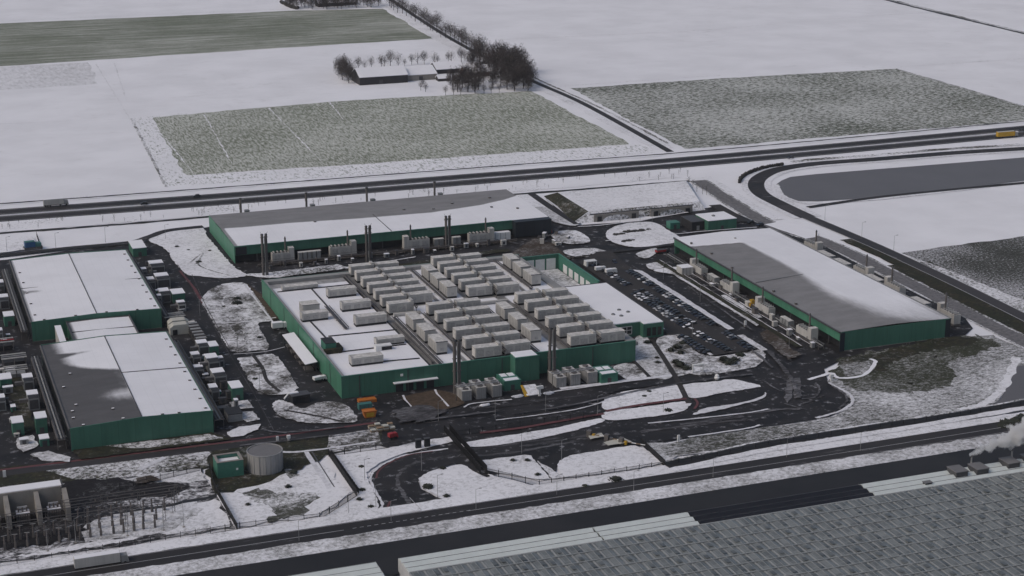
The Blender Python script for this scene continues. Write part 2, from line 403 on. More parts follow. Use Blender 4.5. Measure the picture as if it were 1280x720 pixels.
# motorway
HN=[(-60,270.5),(0,265.5),(300,243.2),(640,216.3),(900,195.5),(1280,160),(1340,154)]
HS=[(-60,279),(0,274.3),(300,251.8),(640,223.8),(900,202.6),(1280,168),(1340,162)]
HM=[(a[0],(a[1]+b[1])/2) for a,b in zip(HN,HS)]
ribbon('verge',[(-60,259),(0,255),(300,233),(640,207),(900,187.5),(1280,152),(1340,146)],6,'strip',wob=1.5)
ribbon('ditch',[(-60,259),(0,255),(300,232.7),(640,206.5),(900,187),(1280,151.6),(1340,146)],2.4,'canal',wob=.4)
ribbon('verge',[(-60,289),(0,284),(300,260),(640,234),(840,216)],24,'strip',wob=1)
ribbon('highway',HN,12.2,'road'); ribbon('highway',HS,12.2,'road')
for p in (HN,HS):
    for o in (-4.3,4.3): ribbon('road_marking',p,.35,'line',off=o)
ribbon('central_reservation',HM,2.2,'kerbsnow',wob=.3)
ribbon('ditch',[(-60,297),(0,292),(160,280),(300,268),(460,257),(640,243.5),(750,235),(868,226)],3.2,'verge_dark',wob=.6)
ribbon('ditch',[(-60,297),(0,292),(160,280),(300,268),(460,257),(640,243.5),(750,235),(868,226)],1.8,'canal',wob=.3)
# right-hand loop road, pond, ditch
sheet('pond',[(970,231),(977,226),(988,221.5),(1020,218),(1132,209),(1300,195.5),(1300,224),(1114,246),(1022,252),(998,251.5),(984,247.5),(975,241)],'ice',smooth=False)
ribbon('pond_bank',[(970,231),(975,242),(986,249),(1000,253),(1022,254),(1114,247.5),(1300,225.5)],3.5,'lawn_white',wob=.4)
LOOP=[(1320,184),(1200,191),(1100,199),(1020,205),(974,212),(952,221),(945,231),(952,243),(978,257),(1010,272)]
ribbon('verge',LOOP,17,'lawn_white',wob=.5)
ribbon('road',[(1010,259.5),(1114,245),(1300,227)],4.2,'road')
ribbon('road',LOOP,9.5,'road'); ribbon('verge',[(1320,178.5),(1200,185.5),(1100,193.5),(1020,199.5),(990,203)],5,'verge_mix',wob=.6)
ribbon('verge',[(1062,299),(1110,321),(1150,339)],11,'verge_dark',wob=.6); ribbon('verge',[(1132,330),(1180,354),(1240,384),(1330,428)],26,'verge_dark',wob=1)
sheet('verge',[(1127,317),(1187,346),(1300,402),(1300,384),(1230,356),(1180,336)],'verge_mix',rough=.6,step=4)
ribbon('road',[(978,257),(1010,272),(1060,293),(1110,315),(1187,351),(1240,377),(1330,422)],7.6,'road_y')
for o in (-3.6,3.6): ribbon('road_marking',[(1010,272),(1060,293),(1110,315),(1187,351),(1240,377),(1330,422)],.35,'line',off=o)
ribbon('verge',[(872,222),(960,276)],16,'lawn_white',wob=.6)
DI=[(873,226),(955,277.5),(1028,302),(1110,341),(1190,382),(1280,428),(1330,454)]
ribbon('ditch',DI,11.5,'verge_mix',wob=.4)
ribbon('ditch',DI,8.8,'ditchice',wob=.2)

sheet('culvert_deck',[(955,281),(974,277.5),(1003,283),(1024,292),(1020,297),(1008,299)],'snow_clean',rough=.3,step=3)
# ---------------------------------------------------------------- campus yard and what lies on it
sheet('yard',[(-60,331),(10,325),(85,314),(178,304),(188,300),(262,284),(640,246),(672,262),(700,272),(722,282),(800,277),(860,264),(900,258),(960,285),(1030,308),(1110,350),(1206,398),(1216,411),(1205,421),(1150,430),(1090,446),(1050,452),(1030,462),(1036,480),(1063,499),(1066,508),(1034,523),(940,537),(862,548),(820,556),(790,560),(740,567),(700,582),(672,579),(608,597),(575,583),(550,575),(500,566),(470,556),(400,563),(300,573),(100,584),(-60,606)],'asphalt')
sheet('verge',[(-60,590),(90,577),(262,556),(330,551),(474,531),(476,556),(411,569),(262,586),(120,603),(-60,622)],'verge_dark',rough=.8,step=4)
sheet('verge',[(60,588),(200,571),(260,563),(262,584),(170,597),(100,604)],'verge_mix',rough=1,step=3)
sheet('verge',[(410,545),(470,536),(478,556),(411,568)],'garden',rough=.6,step=3)
ribbon('road',[(-60,604),(25,590),(150,575),(330,553),(475,533)],5.0,'road')
ribbon('cycle_lane',[(-60,596),(25,585.5),(150,570),(330,548),(470,529)],1.5,'red')
# southern snow field around tank, entrance road
sheet('verge',[(262,575),(330,566),(411,559),(408,572),(352,598),(300,612),(268,620),(258,590)],'verge_dark',rough=1.2,step=3)
sheet('lawn',[(268,622),(300,612),(340,602),(400,578),(440,616),(400,646),(300,658),(292,660)],'lawn_white',rough=1.5,step=4)
for pg in ([(296,616),(330,612),(345,618),(398,616),(398,626),(380,634),(384,642),(352,650),(345,640),(322,630)],[(328,650),(345,645),(348,651),(332,654)],[(352,586),(370,588),(374,596),(360,598)]):
    sheet('bare_ground',pg,'blotch',rough=1.4,step=2)
sheet('gravel',[(-60,615),(0,609),(120,603),(250,586),(268,612),(292,660),(150,684),(-60,712)],'gravel',rough=.8,step=5)
sheet('gravel',[(196,668),(238,632),(270,624),(290,658),(230,668)],'lawn_white',rough=1.0,step=2.5)
sheet('gravel',[(150,600),(200,592),(248,588),(258,602),(230,604),(180,603)],'lawn',rough=1.0,step=2.5)
sheet('gravel',[(78,604),(140,598),(168,604),(225,606),(238,612),(214,622),(150,627),(100,633),(84,640)],'blackgravel_shade',rough=1.6,step=2)
sheet('gravel',[(-40,640),(84,640),(112,652),(104,668),(60,682),(-40,692)],'blackgravel_shade',rough=1.6,step=2)  # dark sheet paints the shade under the transformers
sheet('gravel',[(108,656),(150,641),(200,634),(242,627),(254,640),(205,667),(150,675),(104,678)],'lawn',rough=1.2,step=2)
sheet('gravel',[(0,700),(60,688),(130,676),(180,672),(150,680),(60,694)],'lawn_white',rough=.8,step=2)
ribbon('path',[(100,646),(180,638),(270,621)],2.0,'dark',wob=.5)
ribbon('path',[(383,566),(412,612)],1.8,'kerbsnow',wob=.2); ribbon('path',[(390,566),(418,610)],.5,'trim',wob=.1)
ribbon('path',[(353,566),(383,565),(470,553)],1.4,'kerbsnow',wob=.2); ribbon('path',[(232,571),(262,567)],1.4,'kerbsnow',wob=.2); ribbon('path',[(175,588),(207,573)],2.4,'kerbsnow',wob=.6)
sheet('road',[(470,647),(474,633),(466,615),(461,600),(465,590),(478,580),(505,570),(562,562),(620,557),(690,546),(750,534),(800,540),(860,548),(760,563),(700,578),(694,594),(688,599),(664,572),(640,571),(608,578),(575,580),(550,586),(528,596),(523,603),(527,612),(545,622),(570,632),(620,628),(620,636),(480,658)],'asphalt',rough=.3,step=4)
ribbon('road_marking',[(512,630),(500,612),(497,598),(508,585),(530,577),(570,569)],1.4,'tracks',wob=.4)
for a in ([(575,572),(640,567),(700,556),(760,545)],[(560,566),(640,556),(700,548)],[(800,541),(880,531),(950,524)],[(650,560),(740,545)],[(880,527),(965,514),(1000,512)],[(850,532),(930,522)]):
    ribbon('road_marking',a,1.5,'tracks',wob=.5)
ribbon('kerb',[(470,642),(478,632),(468,614),(463,600),(467,591),(480,581),(506,570.5),(560,562)],.9,'kerbsnow',wob=.25)
ribbon('cycle_lane',[(484,636),(488,628)],.8,'red'); ribbon('cycle_lane',[(466,599),(469,590),(482,580),(508,569),(540,564)],.7,'red',off=-1.2)
for pg,mm in (([(524,600),(535,592),(560,585),(580,583),(608,598),(672,610),(650,619),(600,629),(572,632),(547,622),(529,611)],'lawn_white'),
  ([(602,577),(655,570),(664,571),(688,600),(672,601),(610,590)],'lawn_white'),
  ([(697,581),(712,571),(742,566),(785,559),(800,561),(827,580),(710,598),(700,590)],'lawn_white'),
  ([(671,577),(690,588),(707,598),(690,600)],'lawn'),
  ([(576,556),(620,548),(690,537),(745,525),(752,529),(700,544),(620,558),(580,560)],'lawn_white'),
  ([(478,563),(520,554),(562,547),(568,553),(505,568),(474,580),(458,592),(460,603),(470,620),(474,634),(468,643),(300,672),(300,664),(400,652),(448,621),(413,572)],'lawn_white'),
  ([(610,594),(672,612),(720,606),(712,612),(640,620),(620,610)],'lawn_white'),
  ([(806,558),(834,583),(838,579),(850,571),(900,564),(840,556),(815,555)],'lawn'),
  ):
    sheet('lawn',pg,mm,rough=.32,step=1.4,smooth=len(pg)<12 and len(pg)>6)
# right slope
sheet('lawn',[(1034,478),(1046,468),(1092,448),(1190,424),(1240,420),(1300,446),(1300,462),(1268,462),(1250,500),(1228,513),(1130,527),(1060,541),(960,556),(880,566),(838,572),(820,560),(862,549),(940,538),(1035,524),(1067,509),(1064,499),(1036,481)],'slope',rough=.7,step=3)
sheet('verge',[(1036,470),(1050,452),(1190,424),(1236,424),(1250,432),(1215,446),(1185,455),(1192,478),(1160,492),(1110,492),(1060,486)],'slope_dark',rough=2.2,step=2)
sheet('verge',[(1046,450),(1190,421),(1225,420),(1240,428),(1205,439),(1168,446),(1152,452),(1168,468),(1142,480),(1100,478),(1062,476),(1044,470)],'slope_dark',rough=2.6,step=1.6)
sheet('verge',[(1050,452),(1190,423),(1222,423),(1230,427),(1200,434),(1160,441),(1120,452),(1100,466),(1066,470),(1052,462)],'verge_dark',rough=1.8,step=1.6)
sheet('verge',[(1050,458),(1090,452),(1096,462),(1080,470),(1054,472)],'slope',rough=1.2,step=2.5)
sheet('basin',[(1272,459),(1251,500),(1233,512),(1267,509),(1320,494),(1320,450)],'ice')
ribbon('bank',[(1272,448),(1262,470),(1248,492),(1226,508),(1200,514)],3.6,'lawn_white',wob=.7)
ribbon('path',[(1010,476),(1026,471.5),(1039,468),(1050,474),(1080,470),(1094,454),(1087,450)],1.7,'snow_clean',wob=.2)
ribbon('kerb',[(1036,480),(1060,493),(1065,505),(1048,516),(1020,524)],1.2,'kerbsnow',wob=.3); ribbon('kerb',[(1040,484),(1056,494),(1058,503),(1048,512)],1.0,'tracks',wob=.3)
sheet('snow_rut',[(986,473),(992,473),(990,500),(983,506),(980,500)],'tracks',rough=.5,step=2); sheet('snow_rut',[(992,474),(1000,474),(1002,498),(992,500)],'tracks',rough=.5,step=2)
for a in ([(1002,500),(1018,498),(1024,488),(1020,480)],[(965,470),(985,478),(975,482)],[(980,506),(1010,514)],[(955,478),(975,490)],[(1005,506),(1030,496)]): ribbon('road_marking',a,.8,'tracks',wob=.3)
# internal islands on the near side of the main hall
for pg,mm in (([(756,500),(770,494),(788,490),(844,482.5),(853,497),(835,503),(760,514)],'lawn_white'),
  ([(756,517),(800,511),(859,503),(861,510),(845,518),(785,526),(757,526)],'lawn_white'),
  ([(851,484),(886,479),(916,476),(936,480),(950,485),(906,492),(864,499)],'lawn_white'),
  ([(866,520),(882,512),(920,506),(950,498),(957,492),(953,500),(920,509),(890,516)],'kerbsnow'),
  ([(793,425),(811,425),(841,470),(815,473),(793,454)],'lawn'),
  ([(767,461),(791,456),(808,472),(785,477)],'garden'),
  ([(820,428),(852,420),(868,440),(892,447),(932,442),(950,439),(957,448),(946,459),(920,465),(880,471),(862,469),(838,469)],'garden'),
  ([(756,488),(790,482),(842,475),(842,480),(780,489),(758,494)],'asphalt')):
    sheet('lawn' if mm!='asphalt' else 'road',pg,mm,rough=.32,step=1.4,smooth=True)
for a,w,mm in (([(620,527),(670,521),(717,514),(745,507),(760,501)],.7,'kerbsnow'),([(682,493),(700,490),(730,486),(780,479)],.9,'kerbsnow'),([(580,511),(592,506),(640,501)],.8,'kerbsnow'),([(700,487.5),(780,478),(842,470.5)],2.4,'kerbsnow'),
   ([(860,548),(930,538),(950,533)],1.0,'kerbsnow'),([(810,531),(880,524),(940,517),(960,513)],.9,'kerbsnow')): ribbon('kerb',a,w,mm,wob=.15)
ribbon('path',[(814,426),(830,450),(846,476),(861,506)],2.2,'carpark'); ribbon('path',[(757,516),(800,508),(858,500)],1.8,'red')
ribbon('path',[(792,453),(812,473)],1.6,'carpark')
for a,w in (([(600,543),(650,537),(690,530),(730,523),(755,519)],1.8),([(868,513),(872,506),(868,500)],1.0),([(243,362),(256,384)],1.4),([(225,340),(243,362)],1.2)): ribbon('cycle_lane',a,w,'red')
sheet('bare_ground',[(500,498),(545,489),(572,494),(582,506),(560,513),(522,519)],'earth',rough=.5,step=3)
for a in ([(503,496),(520,518)],[(543,489),(560,510)]): ribbon('kerb',a,.8,'kerbsnow',wob=.3)
for i in range(5): ribbon('road_marking',[(600+i*8,512-i*.4),(690+i*9,499-i*.6)],.25,'tracks')
# gardens on the left
for pg,mm in (([(186,302),(200,295),(223,288),(253,286.5),(260,298),(277,318),(293,335),(308,345),(300,348),(280,349.5),(250,347),(233,344),(217,328),(207,313)],'lawn_white'),
  ([(252,378),(260,366),(278,357),(297,355),(308,357),(325,378),(340,401),(323,407),(336,436),(320,440),(293,442),(283,433),(265,402)],'garden'),
  ([(297,450),(340,444),(349,449),(374,487),(365,494),(335,496),(324,492),(310,475)],'garden'),
  ([(341,509),(345,503),(354,503),(366,507),(378,513),(400,505),(428,506),(442,518),(446,529),(420,531),(387,531),(365,527),(347,520)],'garden'),
  ([(283,543),(298,536),(327,532),(322,539),(303,547),(290,549)],'lawn_white'),
  ([(286,505),(310,502),(318,512),(292,514)],'lawn'),([(292,518),(316,516),(325,527),(308,530)],'lawn'),
  ([(20,550),(42,546),(48,560),(30,567),(22,562)],'lawn'),([(38,570),(60,566),(88,574),(86,580),(52,578)],'lawn'),
  ([(-20,470),(8,460),(20,456),(20,466),(0,474)],'lawn_white'),
  ([(90,564),(180,552),(265,543),(290,551),(240,558),(100,577)],'verge_dark'),([(130,560),(220,550),(262,545),(280,550),(180,563)],'verge_mix'),
  ([(308,356),(330,372),(348,400),(341,402),(325,378)],'earth')):
    sheet('lawn' if 'lawn' in mm or mm=='garden' else 'verge',pg,mm,rough=.4,step=1.4,smooth=len(pg)>8 and mm!='verge_dark')
sheet('yard',[(8,468),(30,470),(44,540),(24,546)],'verge_dark',rough=.6,step=3)
for a in ([(238,330),(254,318),(248,332),(264,340),(290,347)],[(300,362),(285,370),(278,380),(290,392),(304,400),(306,410)],[(285,408),(297,425),(285,428)],[(304,408),(307,428),(313,440)]): ribbon('path',a,.9,'verge_mix')
ribbon('path',[(317,447),(328,462),(334,478),(350,492)],1.5,'carpark'); ribbon('path',[(355,515),(400,523),(430,530)],1.2,'carpark')
ribbon('path',[(270,406),(310,404),(345,399)],.8,'kerbsnow'); ribbon('path',[(306,358),(330,390),(348,414)],.9,'kerbsnow')
ribbon('road_marking',[(222,332),(246,372),(286,443),(316,492),(342,540)],.22,'tracks'); ribbon('road_marking',[(240,345),(258,385),(290,442)],.3,'tracks')
ribbon('kerb',[(292,445),(330,442),(356,436)],.5,'kerbsnow')
# road on the north-west
ribbon('road',[(-60,326),(0,321),(85,312),(160,305),(186,298),(210,290),(254,285)],5,'road')
sheet('yard',[(-60,309),(0,301),(40,297),(48,312),(0,318),(-60,324)],'lawn_white',rough=.5,step=4)
# north-east: bunker surroundings, islands
for pg,mm in (([(757,294),(764,287),(775,283),(790,280),(817,280),(836,290),(850,299),(849,304),(810,310),(786,310),(763,303)],'lawn_white'),
   ([(690,293),(720,290),(738,303),(715,307),(695,302)],'garden'),([(705,315),(740,312),(762,318),(745,323),(715,322)],'lawn'),
   ([(795,319),(820,312),(818,320),(806,325)],'lawn'),([(808,333),(822,330),(832,335),(815,339)],'lawn'),([(816,340),(850,336),(856,346)],'lawn_white'),
   ([(645,249),(664,247),(690,262),(672,266)],'lawn_white'),([(668,262),(690,262),(722,279),(716,284),(690,278)],'lawn')):
    sheet('lawn',pg,mm,rough=.3,step=2,smooth=True)
ribbon('road',[(745,318),(790,314),(850,306),(862,300)],3.0,'road'); ribbon('kerb',[(722,285),(750,283.5),(800,277),(860,267)],1.1,'kerbsnow',wob=.2)
ribbon('kerb',[(757,303),(800,299),(880,291),(946,286)],1.0,'kerbsnow',wob=.15)
ribbon('road',[(664,244),(690,262),(722,282)],4.5,'road'); ribbon('verge',[(683,251),(724,281)],1.3,'kerbsnow')
ribbon('path',[(893,258),(930,279)],7,'carpark')
ribbon('verge',[(345,356),(400,350),(470,339),(560,325),(636,314)],5,'verge_dark',wob=.5)
ribbon('verge',[(345,347),(400,341),(470,331),(520,323)],1.2,'verge_mix',wob=.3)
sheet('yard_slush',[(300,346),(330,343),(420,333),(440,337),(340,350)],'verge_mix',rough=.8,step=2)
for a,w in (([(640,330),(680,300),(700,285)],2.0),([(620,302),(660,310),(700,330)],1.6),([(190,330),(205,352),(226,392)],1.2),([(330,540),(360,543),(430,536)],1.0),([(640,520),(720,508),(790,492),(860,480),(940,470)],1.2),([(960,440),(985,470),(1000,500)],1.5),([(900,412),(940,440),(965,462)],1.3),([(300,560),(420,546),(470,538)],.8),([(520,530),(560,524),(620,517)],1.2),([(860,360),(900,388),(940,415)],1.0),([(790,334),(840,366),(900,405)],.9)):
    ribbon('yard_slush',a,w,'tracks',wob=w*.35)
sheet('yard_slush',[(490,515),(530,509),(560,516),(540,528),(500,530)],'tracks',rough=1,step=2)
for pg in ([(640,318),(668,300),(690,306),(712,326),(690,332),(660,330)],[(168,600),(190,598),(200,604),(172,608)],[(948,420),(962,412),(1000,446),(985,452)]): sheet('bare_ground',pg,'mud',rough=.8,step=2)
ribbon('bare_ground',[(352,738),(352,600)],3.2,'mud',px=False,wob=.6); ribbon('bare_ground',[(170,797),(300,797)],2.5,'mud',px=False,wob=.5)
# car park and its road
sheet('car_park',[(722,330),(745,318),(764,316),(790,339),(900,413),(950,436),(930,442),(893,447),(868,440),(852,420),(835,421),(800,386)],'carpark')
sheet('lawn',[G(787,339)[:2],(337.2,725),(337.2,630),(334.2,630),(334.2,724)],'kerbsnow',px=False,rough=.25,step=3)
sheet('lawn',[(334.2,622),(337.2,622),(337.5,600),(334.2,600)],'lawn',px=False,rough=.25,step=2)
sheet('lawn',[(348.3,717),(350.6,717),(350.6,632),(348.3,630)],'lawn',px=False,rough=.3,step=3)
ribbon('path',[(353,740),(353,600)],.7,'kerbsnow',px=False,wob=.2); ribbon('path',[(357.5,720),(357.5,600)],.5,'kerbsnow',px=False,wob=.2)
sheet('lawn',[(354,676),(356.4,676),(356.4,640),(354,640)],'lawn',px=False,rough=.3,step=3)
sheet('verge',[(350,740),(353,740),(353,598),(350,600)],'verge_dark',px=False,rough=.2,step=3)
ribbon('lawn',[(308.6,740),(308.6,640)],1.6,'kerbsnow',px=False,wob=.2)
sheet('lawn',[(837,372),(846,376),(866,394),(858,392)],'verge_mix',rough=.2,step=2)
ribbon('kerb',[(793,370),(850,405),(866,414)],1.4,'lawn'); ribbon('kerb',[(846,421),(890,447)],1.6,'lawn')
# front road, bank, canal
Y0=491.0
sheet('verge',[(20,503),(420,503),(420,496),(20,496)],'lawn_white',px=False,rough=.4,step=4)
ribbon('road',[(-40,Y0-.6),(60,Y0-.4),(200,Y0),(300,Y0+.4),(460,Y0+2.5)],10.6,'road',px=False)
ribbon('road_marking',[(-40,Y0-.6),(126,Y0-.1)],.22,'line',px=False); ribbon('road_marking',[(168,Y0),(300,Y0+.5),(460,Y0+2.6)],.22,'line',px=False)
for i in range(17): ribbon('road_marking',[(129+i*2.4,Y0+.1),(130.3+i*2.4,Y0+.1)],.25,'line',px=False)
ribbon('road_marking',[(472,650.5),(527,642)],.35,'line'); ribbon('road_marking',[(512,626),(527,642)],.2,'line')
for o in (-4.7,4.7): ribbon('road_marking',[(-40,Y0-.6),(200,Y0),(460,Y0+2.5)],.18,'line',px=False,off=o)
sheet('bank',[(-40,485.6),(440,487.4),(440,478),(360,478.3),(172,476.8),(-40,476.4)],'lawn',px=False,rough=.5,step=3)
sheet('canal',[(-60,477.2),(172,477.2),(361,478.4),(460,480),(460,455),(-60,455)],'canal',px=False)
ribbon('ditch',[(832,586),(900,572),(960,559),(1100,537),(1200,522),(1320,500)],7.5,'verge_mix',wob=.3)
ribbon('ditch',[(832,586),(900,572),(960,559),(1100,537),(1200,522),(1320,500)],5.5,'canal',wob=.2)
ribbon('verge',[(838,592),(960,566),(1100,544),(1320,507)],3.5,'lawn_white',wob=.4)
# ================================================================ BUILDINGS
M['r_hall']=attrmat('roof_sheet_grey',(.215,.212,.215)); M['r_dark']=attrmat('roof_sheet_dark',(.095,.094,.098)); M['r_deck']=attrmat('roof_deck',(.19,.188,.185))
def sst(a,b,x):
    t=max(0,min(1,(x-a)/(b-a))) if a!=b else (1 if x>=a else 0); return t*t*(3-2*t)
def pl(pts,x):
    if x<=pts[0][0]: return pts[0][1]
    for (a,b),(c,d) in zip(pts,pts[1:]):
        if x<=c: return b+(d-b)*(x-a)/(c-a)
    return pts[-1][1]
def roof_sheet(name,x0,x1,y0,y1,zf,sf,step,m,parent,th=.25):
    nx=max(2,int((x1-x0)/step)); ny=max(2,int((y1-y0)/step)); b=MB(); at=[]
    for j in range(ny+1):
        for i in range(nx+1):
            x=x0+(x1-x0)*i/nx; y=y0+(y1-y0)*j/ny; b.v.append((x,y,zf(x,y))); at.append(max(0,min(1,sf(x,y))))
    for j in range(ny):
        for i in range(nx):
            a=j*(nx+1)+i; b.f.append((a,a+1,a+nx+2,a+nx+1)); b.m.append(0)
    o=b.build(name,M[m],parent,True)
    a=o.data.attributes.new('snow','FLOAT','POINT'); a.data.foreach_set('value',at)
    return o
def wallbox(p,name,x0,x1,y0,y1,z0,z1,m,mt=None,lab=None):
    b=MB(); b.box(x0,x1,y0,y1,z0,z1,0,1 if mt else None); o=b.build(name,[M[m],M[mt]] if mt else M[m],p,True)
    if lab: o['label']=lab
    return o
def vents(p,pts,z,w=.9,h=.5):
    for i,(x,y) in enumerate(pts):
        b=MB(); b.box(x-w/2,x+w/2,y-w/2,y+w/2,z-.4,z+h,0,1); b.build('roof_vent',[M['darksteel'],M['grey']],p,True)
# ---- left front hall
def hall(lab,x0,x1,y0,y1,ze,zr,snowf,mroof,lines,ventp,dark_left=True):
    p=thing('data_hall',lab,'data hall',((x0+x1)/2,y0,0)); xr=(x0+x1)/2
    zf=lambda x,y: ze+(zr-ze)*(1-abs(x-xr)/((x1-x0)/2))
    # walls: gable front/back, plain sides
    for nm,ya,yb in (('front_wall',y0,y0+.4),('rear_wall',y1-.4,y1)):
        b=MB(); pr=[(x0,0),(x1,0),(x1,ze+.25),(xr,zr+.25),(x0,ze+.25)]; n=len(pr)
        b.v=[(x,ya,z) for x,z in pr]+[(x,yb,z) for x,z in pr]
        b.f=[tuple(range(n)),tuple(range(2*n-1,n-1,-1))]+[(i,i+n,(i+1)%n+n,(i+1)%n) for i in range(n)]; b.f=[f for f in b.f]; b.m=[0]*len(b.f)
        b.build(nm,M['green'],p,True)
    for nm,xa,xb in (('side_wall',x0+.02,x0+.4),('side_wall',x1-.4,x1-.02)):
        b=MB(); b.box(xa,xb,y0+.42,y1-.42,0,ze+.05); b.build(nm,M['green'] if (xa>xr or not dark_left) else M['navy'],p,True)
    roof_sheet('roof',x0+.05,x1-.05,y0+.4,y1-.4,zf,snowf,.8,mroof,p)
    for nm,q in lines:
        b=MB(); b.bar(q[0],q[1],.35); b.build(nm,M['trim'],p,True)
    b=MB(); b.box(x0-.5,x0-.02,y0+.3,y1-.3,ze-.7,ze+.15); b.build('gutter',M['darksteel'],p,True)
    b=MB(); b.box(x1+.02,x1+.5,y0+.3,y1-.3,ze-.7,ze+.15); b.build('gutter',M['darksteel'],p,True)
    for x,y in ventp:
        b=MB(); b.box(x-.5,x+.5,y-.4,y+.4,zf(x,y)-.1,zf(x,y)+.55,0,1); b.build('roof_vent',[M['darksteel'],M['snow_clean']],p,True)
    b=MB(); b.box(x0+.5,x1-.5,y0-.12,y0-.003,0,.35); b.build('plinth',M['concrete'],p,True)
    return p,zf
def sn_lb(x,y):
    px,py=PJ(x,y,9)
    ridge=78.6
    if x>ridge: 
        return 1.0 - .25*sst(100,103.5,x)*0
    # far tongue and bare bands on the left half
    t=pl([(54,690),(58,660),(64,655),(78,646)],x)      # lower edge of the upper snow tongue
    v=sst(t-5,t+4,y)*sst(53+ (688-y)*.03,64+(688-y)*.14,x)
    v=max(v,.62*sst(60,77,x)*(1-abs(y-618)/13) if abs(y-618)<13 else 0)
    nt=.5+.5*sin(y*.9+x*.05)
    v-=.75*max(0,1-abs(y-673+(78-x)*.1)/3.2)*sst(78,62,x)
    v=max(v,.28*sst(70,79,x)*sst(603,612,y))
    return v
vp=[(102,594+i*10.5) for i in range(9)]+[(58+i*14,591.5) for i in range(3)]+[(92,591.6),(55.5,600),(56,607),(58,613),(56,634),(70,603),(60,648)]
LB,zlb=hall('green hall above the substation, left half of its roof bare and dark',53.2,104,590.2,688.5,8.7,9.7,sn_lb,'r_dark',
   [('ridge_joint',((78.6,590.7,9.72),(78.6,688,9.72))),('roof_joint',((78.7,641,9.72),(103.9,641,8.78)))],vp)
# ---- left rear hall
def sn_lt(x,y):
    v=1-.8*(1-sst(52.6,55,x)); v-=.75*max(0,1-abs(y-(766-(x-53)*.12))/4)*(1-sst(57,66,x)); return v  # left edge shading put in as thinner snow
vp=[(105,725+i*11) for i in range(9)]+[(58+i*13,721.6) for i in range(4)]+[(55,730+i*17) for i in range(5)]
LT,zlt=hall('large green metal hall at the far left, its whole roof covered in snow',52.6,107,720.2,821.5,8.7,9.5,sn_lt,'r_hall',
   [('ridge_joint',((79.8,720.7,9.52),(79.8,821,9.52))),('roof_joint',((53,772,8.76),(106.6,770,8.76)))],vp)
p=thing('connecting_building','low green link building with a snowy roof between the two left halls','building',(80,690,0))
wallbox(p,'wall',67,93,689,719.8,0,7.2,'green')
roof_sheet('roof',67.2,92.8,689.1,719.7,lambda x,y:7.25+.35*(1-abs(x-80)/13),lambda x,y:1-.9*(1-sst(67.2,70,x)),1,'r_hall',p)
wallbox(p,'parapet',66.6,67.2,689,719.8,7.0,7.9,'trim'); wallbox(p,'parapet',92.8,93.4,689,719.8,7.0,7.9,'trim'); wallbox(p,'parapet',67.2,92.8,719.2,719.8,7.2,7.7,'trim')
b=MB(); b.bar((67.3,705,7.45),(92.7,704,7.45),.3); b.build('roof_joint',M['trim'],p,True)
p=thing('ventilation_duct','white slanting ventilation duct beside the low link building','duct',(63,706,0))
b=MB(); b.hexa([(61.6,696,0),(64,696,0),(64,716,0),(61.6,716,0),(61.6,696,6.2),(64,696,6.2),(64,716,7.4),(61.6,716,7.4)]); b.build('duct_body',M['casing'],p,True)
b=MB(); b.box(61.5,64.1,696,716,7.42,7.6) ; b=MB(); b.hexa([(61.5,696,6.22),(64.1,696,6.22),(64.1,716,7.42),(61.5,716,7.42),(61.5,696,6.45),(64.1,696,6.45),(64.1,716,7.65),(61.5,716,7.65)]); b.build('duct_cover',M['snow_clean'],p,True)
# ---- main hall with open roof deck
p=MH=thing('data_hall','big central green hall with rows of grey cooling units on its roof','data hall',(218,608,0))
wallbox(p,'front_wall',157,280.6,608,608.5,0,9.2,'green'); 
wallbox(p,'side_wall',157,157.5,608.5,747,0,9.2,'green_lit'); wallbox(p,'side_wall',280.1,280.6,608.5,747,0,8.2,'green')
wallbox(p,'rear_wall',157.5,282,746.5,747,0,9.0,'green'); wallbox(p,'rear_parapet',157.6,281,742.8,746.45,7.2,9.05,'deckgrey')
wallbox(p,'side_parapet',278.2,282,608.6,742.7,7.0,8.35,'deckgrey'); wallbox(p,'side_parapet',157.55,158.6,608.6,742.7,7.0,9.0,'deckgrey')
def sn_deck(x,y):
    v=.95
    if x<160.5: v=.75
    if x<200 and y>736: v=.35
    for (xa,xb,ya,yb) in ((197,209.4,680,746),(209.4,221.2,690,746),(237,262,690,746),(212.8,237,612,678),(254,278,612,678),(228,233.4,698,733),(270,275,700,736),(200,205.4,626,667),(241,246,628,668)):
        if xa<x<xb and ya<y<yb: v=.06  # gaps between the units darkened, shade put into the snow value
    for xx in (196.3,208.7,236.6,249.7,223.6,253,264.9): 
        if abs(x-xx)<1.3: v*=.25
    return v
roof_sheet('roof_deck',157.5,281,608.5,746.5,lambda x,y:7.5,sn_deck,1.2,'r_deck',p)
# bay walls on the deck (low upstands the photo shows as dark lines)
for q in ([(160.5,641,7.6),(193,641,7.6)],[(166,662,7.6),(195,660.5,7.6)],[(160.5,730.5,7.6),(194,730.5,7.6)],[(194.3,612,7.6),(194.3,742,7.6)],[(199,612,7.6),(199,676,7.6)],[(168,625,7.6),(193,622.5,7.6)],[(163.5,700,7.6),(165,640,7.6)],[(199,612,7.6),(211,612.2,7.6)],[(176,675,7.6),(176,737,7.6)],[(238.5,612,7.6),(238.5,676,7.6)]):
    b=MB(); b.bar(q[0],q[1],.55); b.build('deck_upstand',M['dark'],p,True)
wallbox(p,'canopy',177.5,195.5,606.2,607.99,4.1,4.45,'white','snow_clean',lab='white canopy over the loading doors')
for i in range(4): wallbox(p,'loading_door',178.6+i*4.2,181.6+i*4.2,607.9,607.995,.05,3.6,'dark')
wallbox(p,'wall_lamp',180.6,181.6,607.6,607.99,6.6,7.5,'white')
for i in range(6): wallbox(p,'downpipe',164+i*19.5,164.25+i*19.5,607.75,607.99,0,9,'trim')
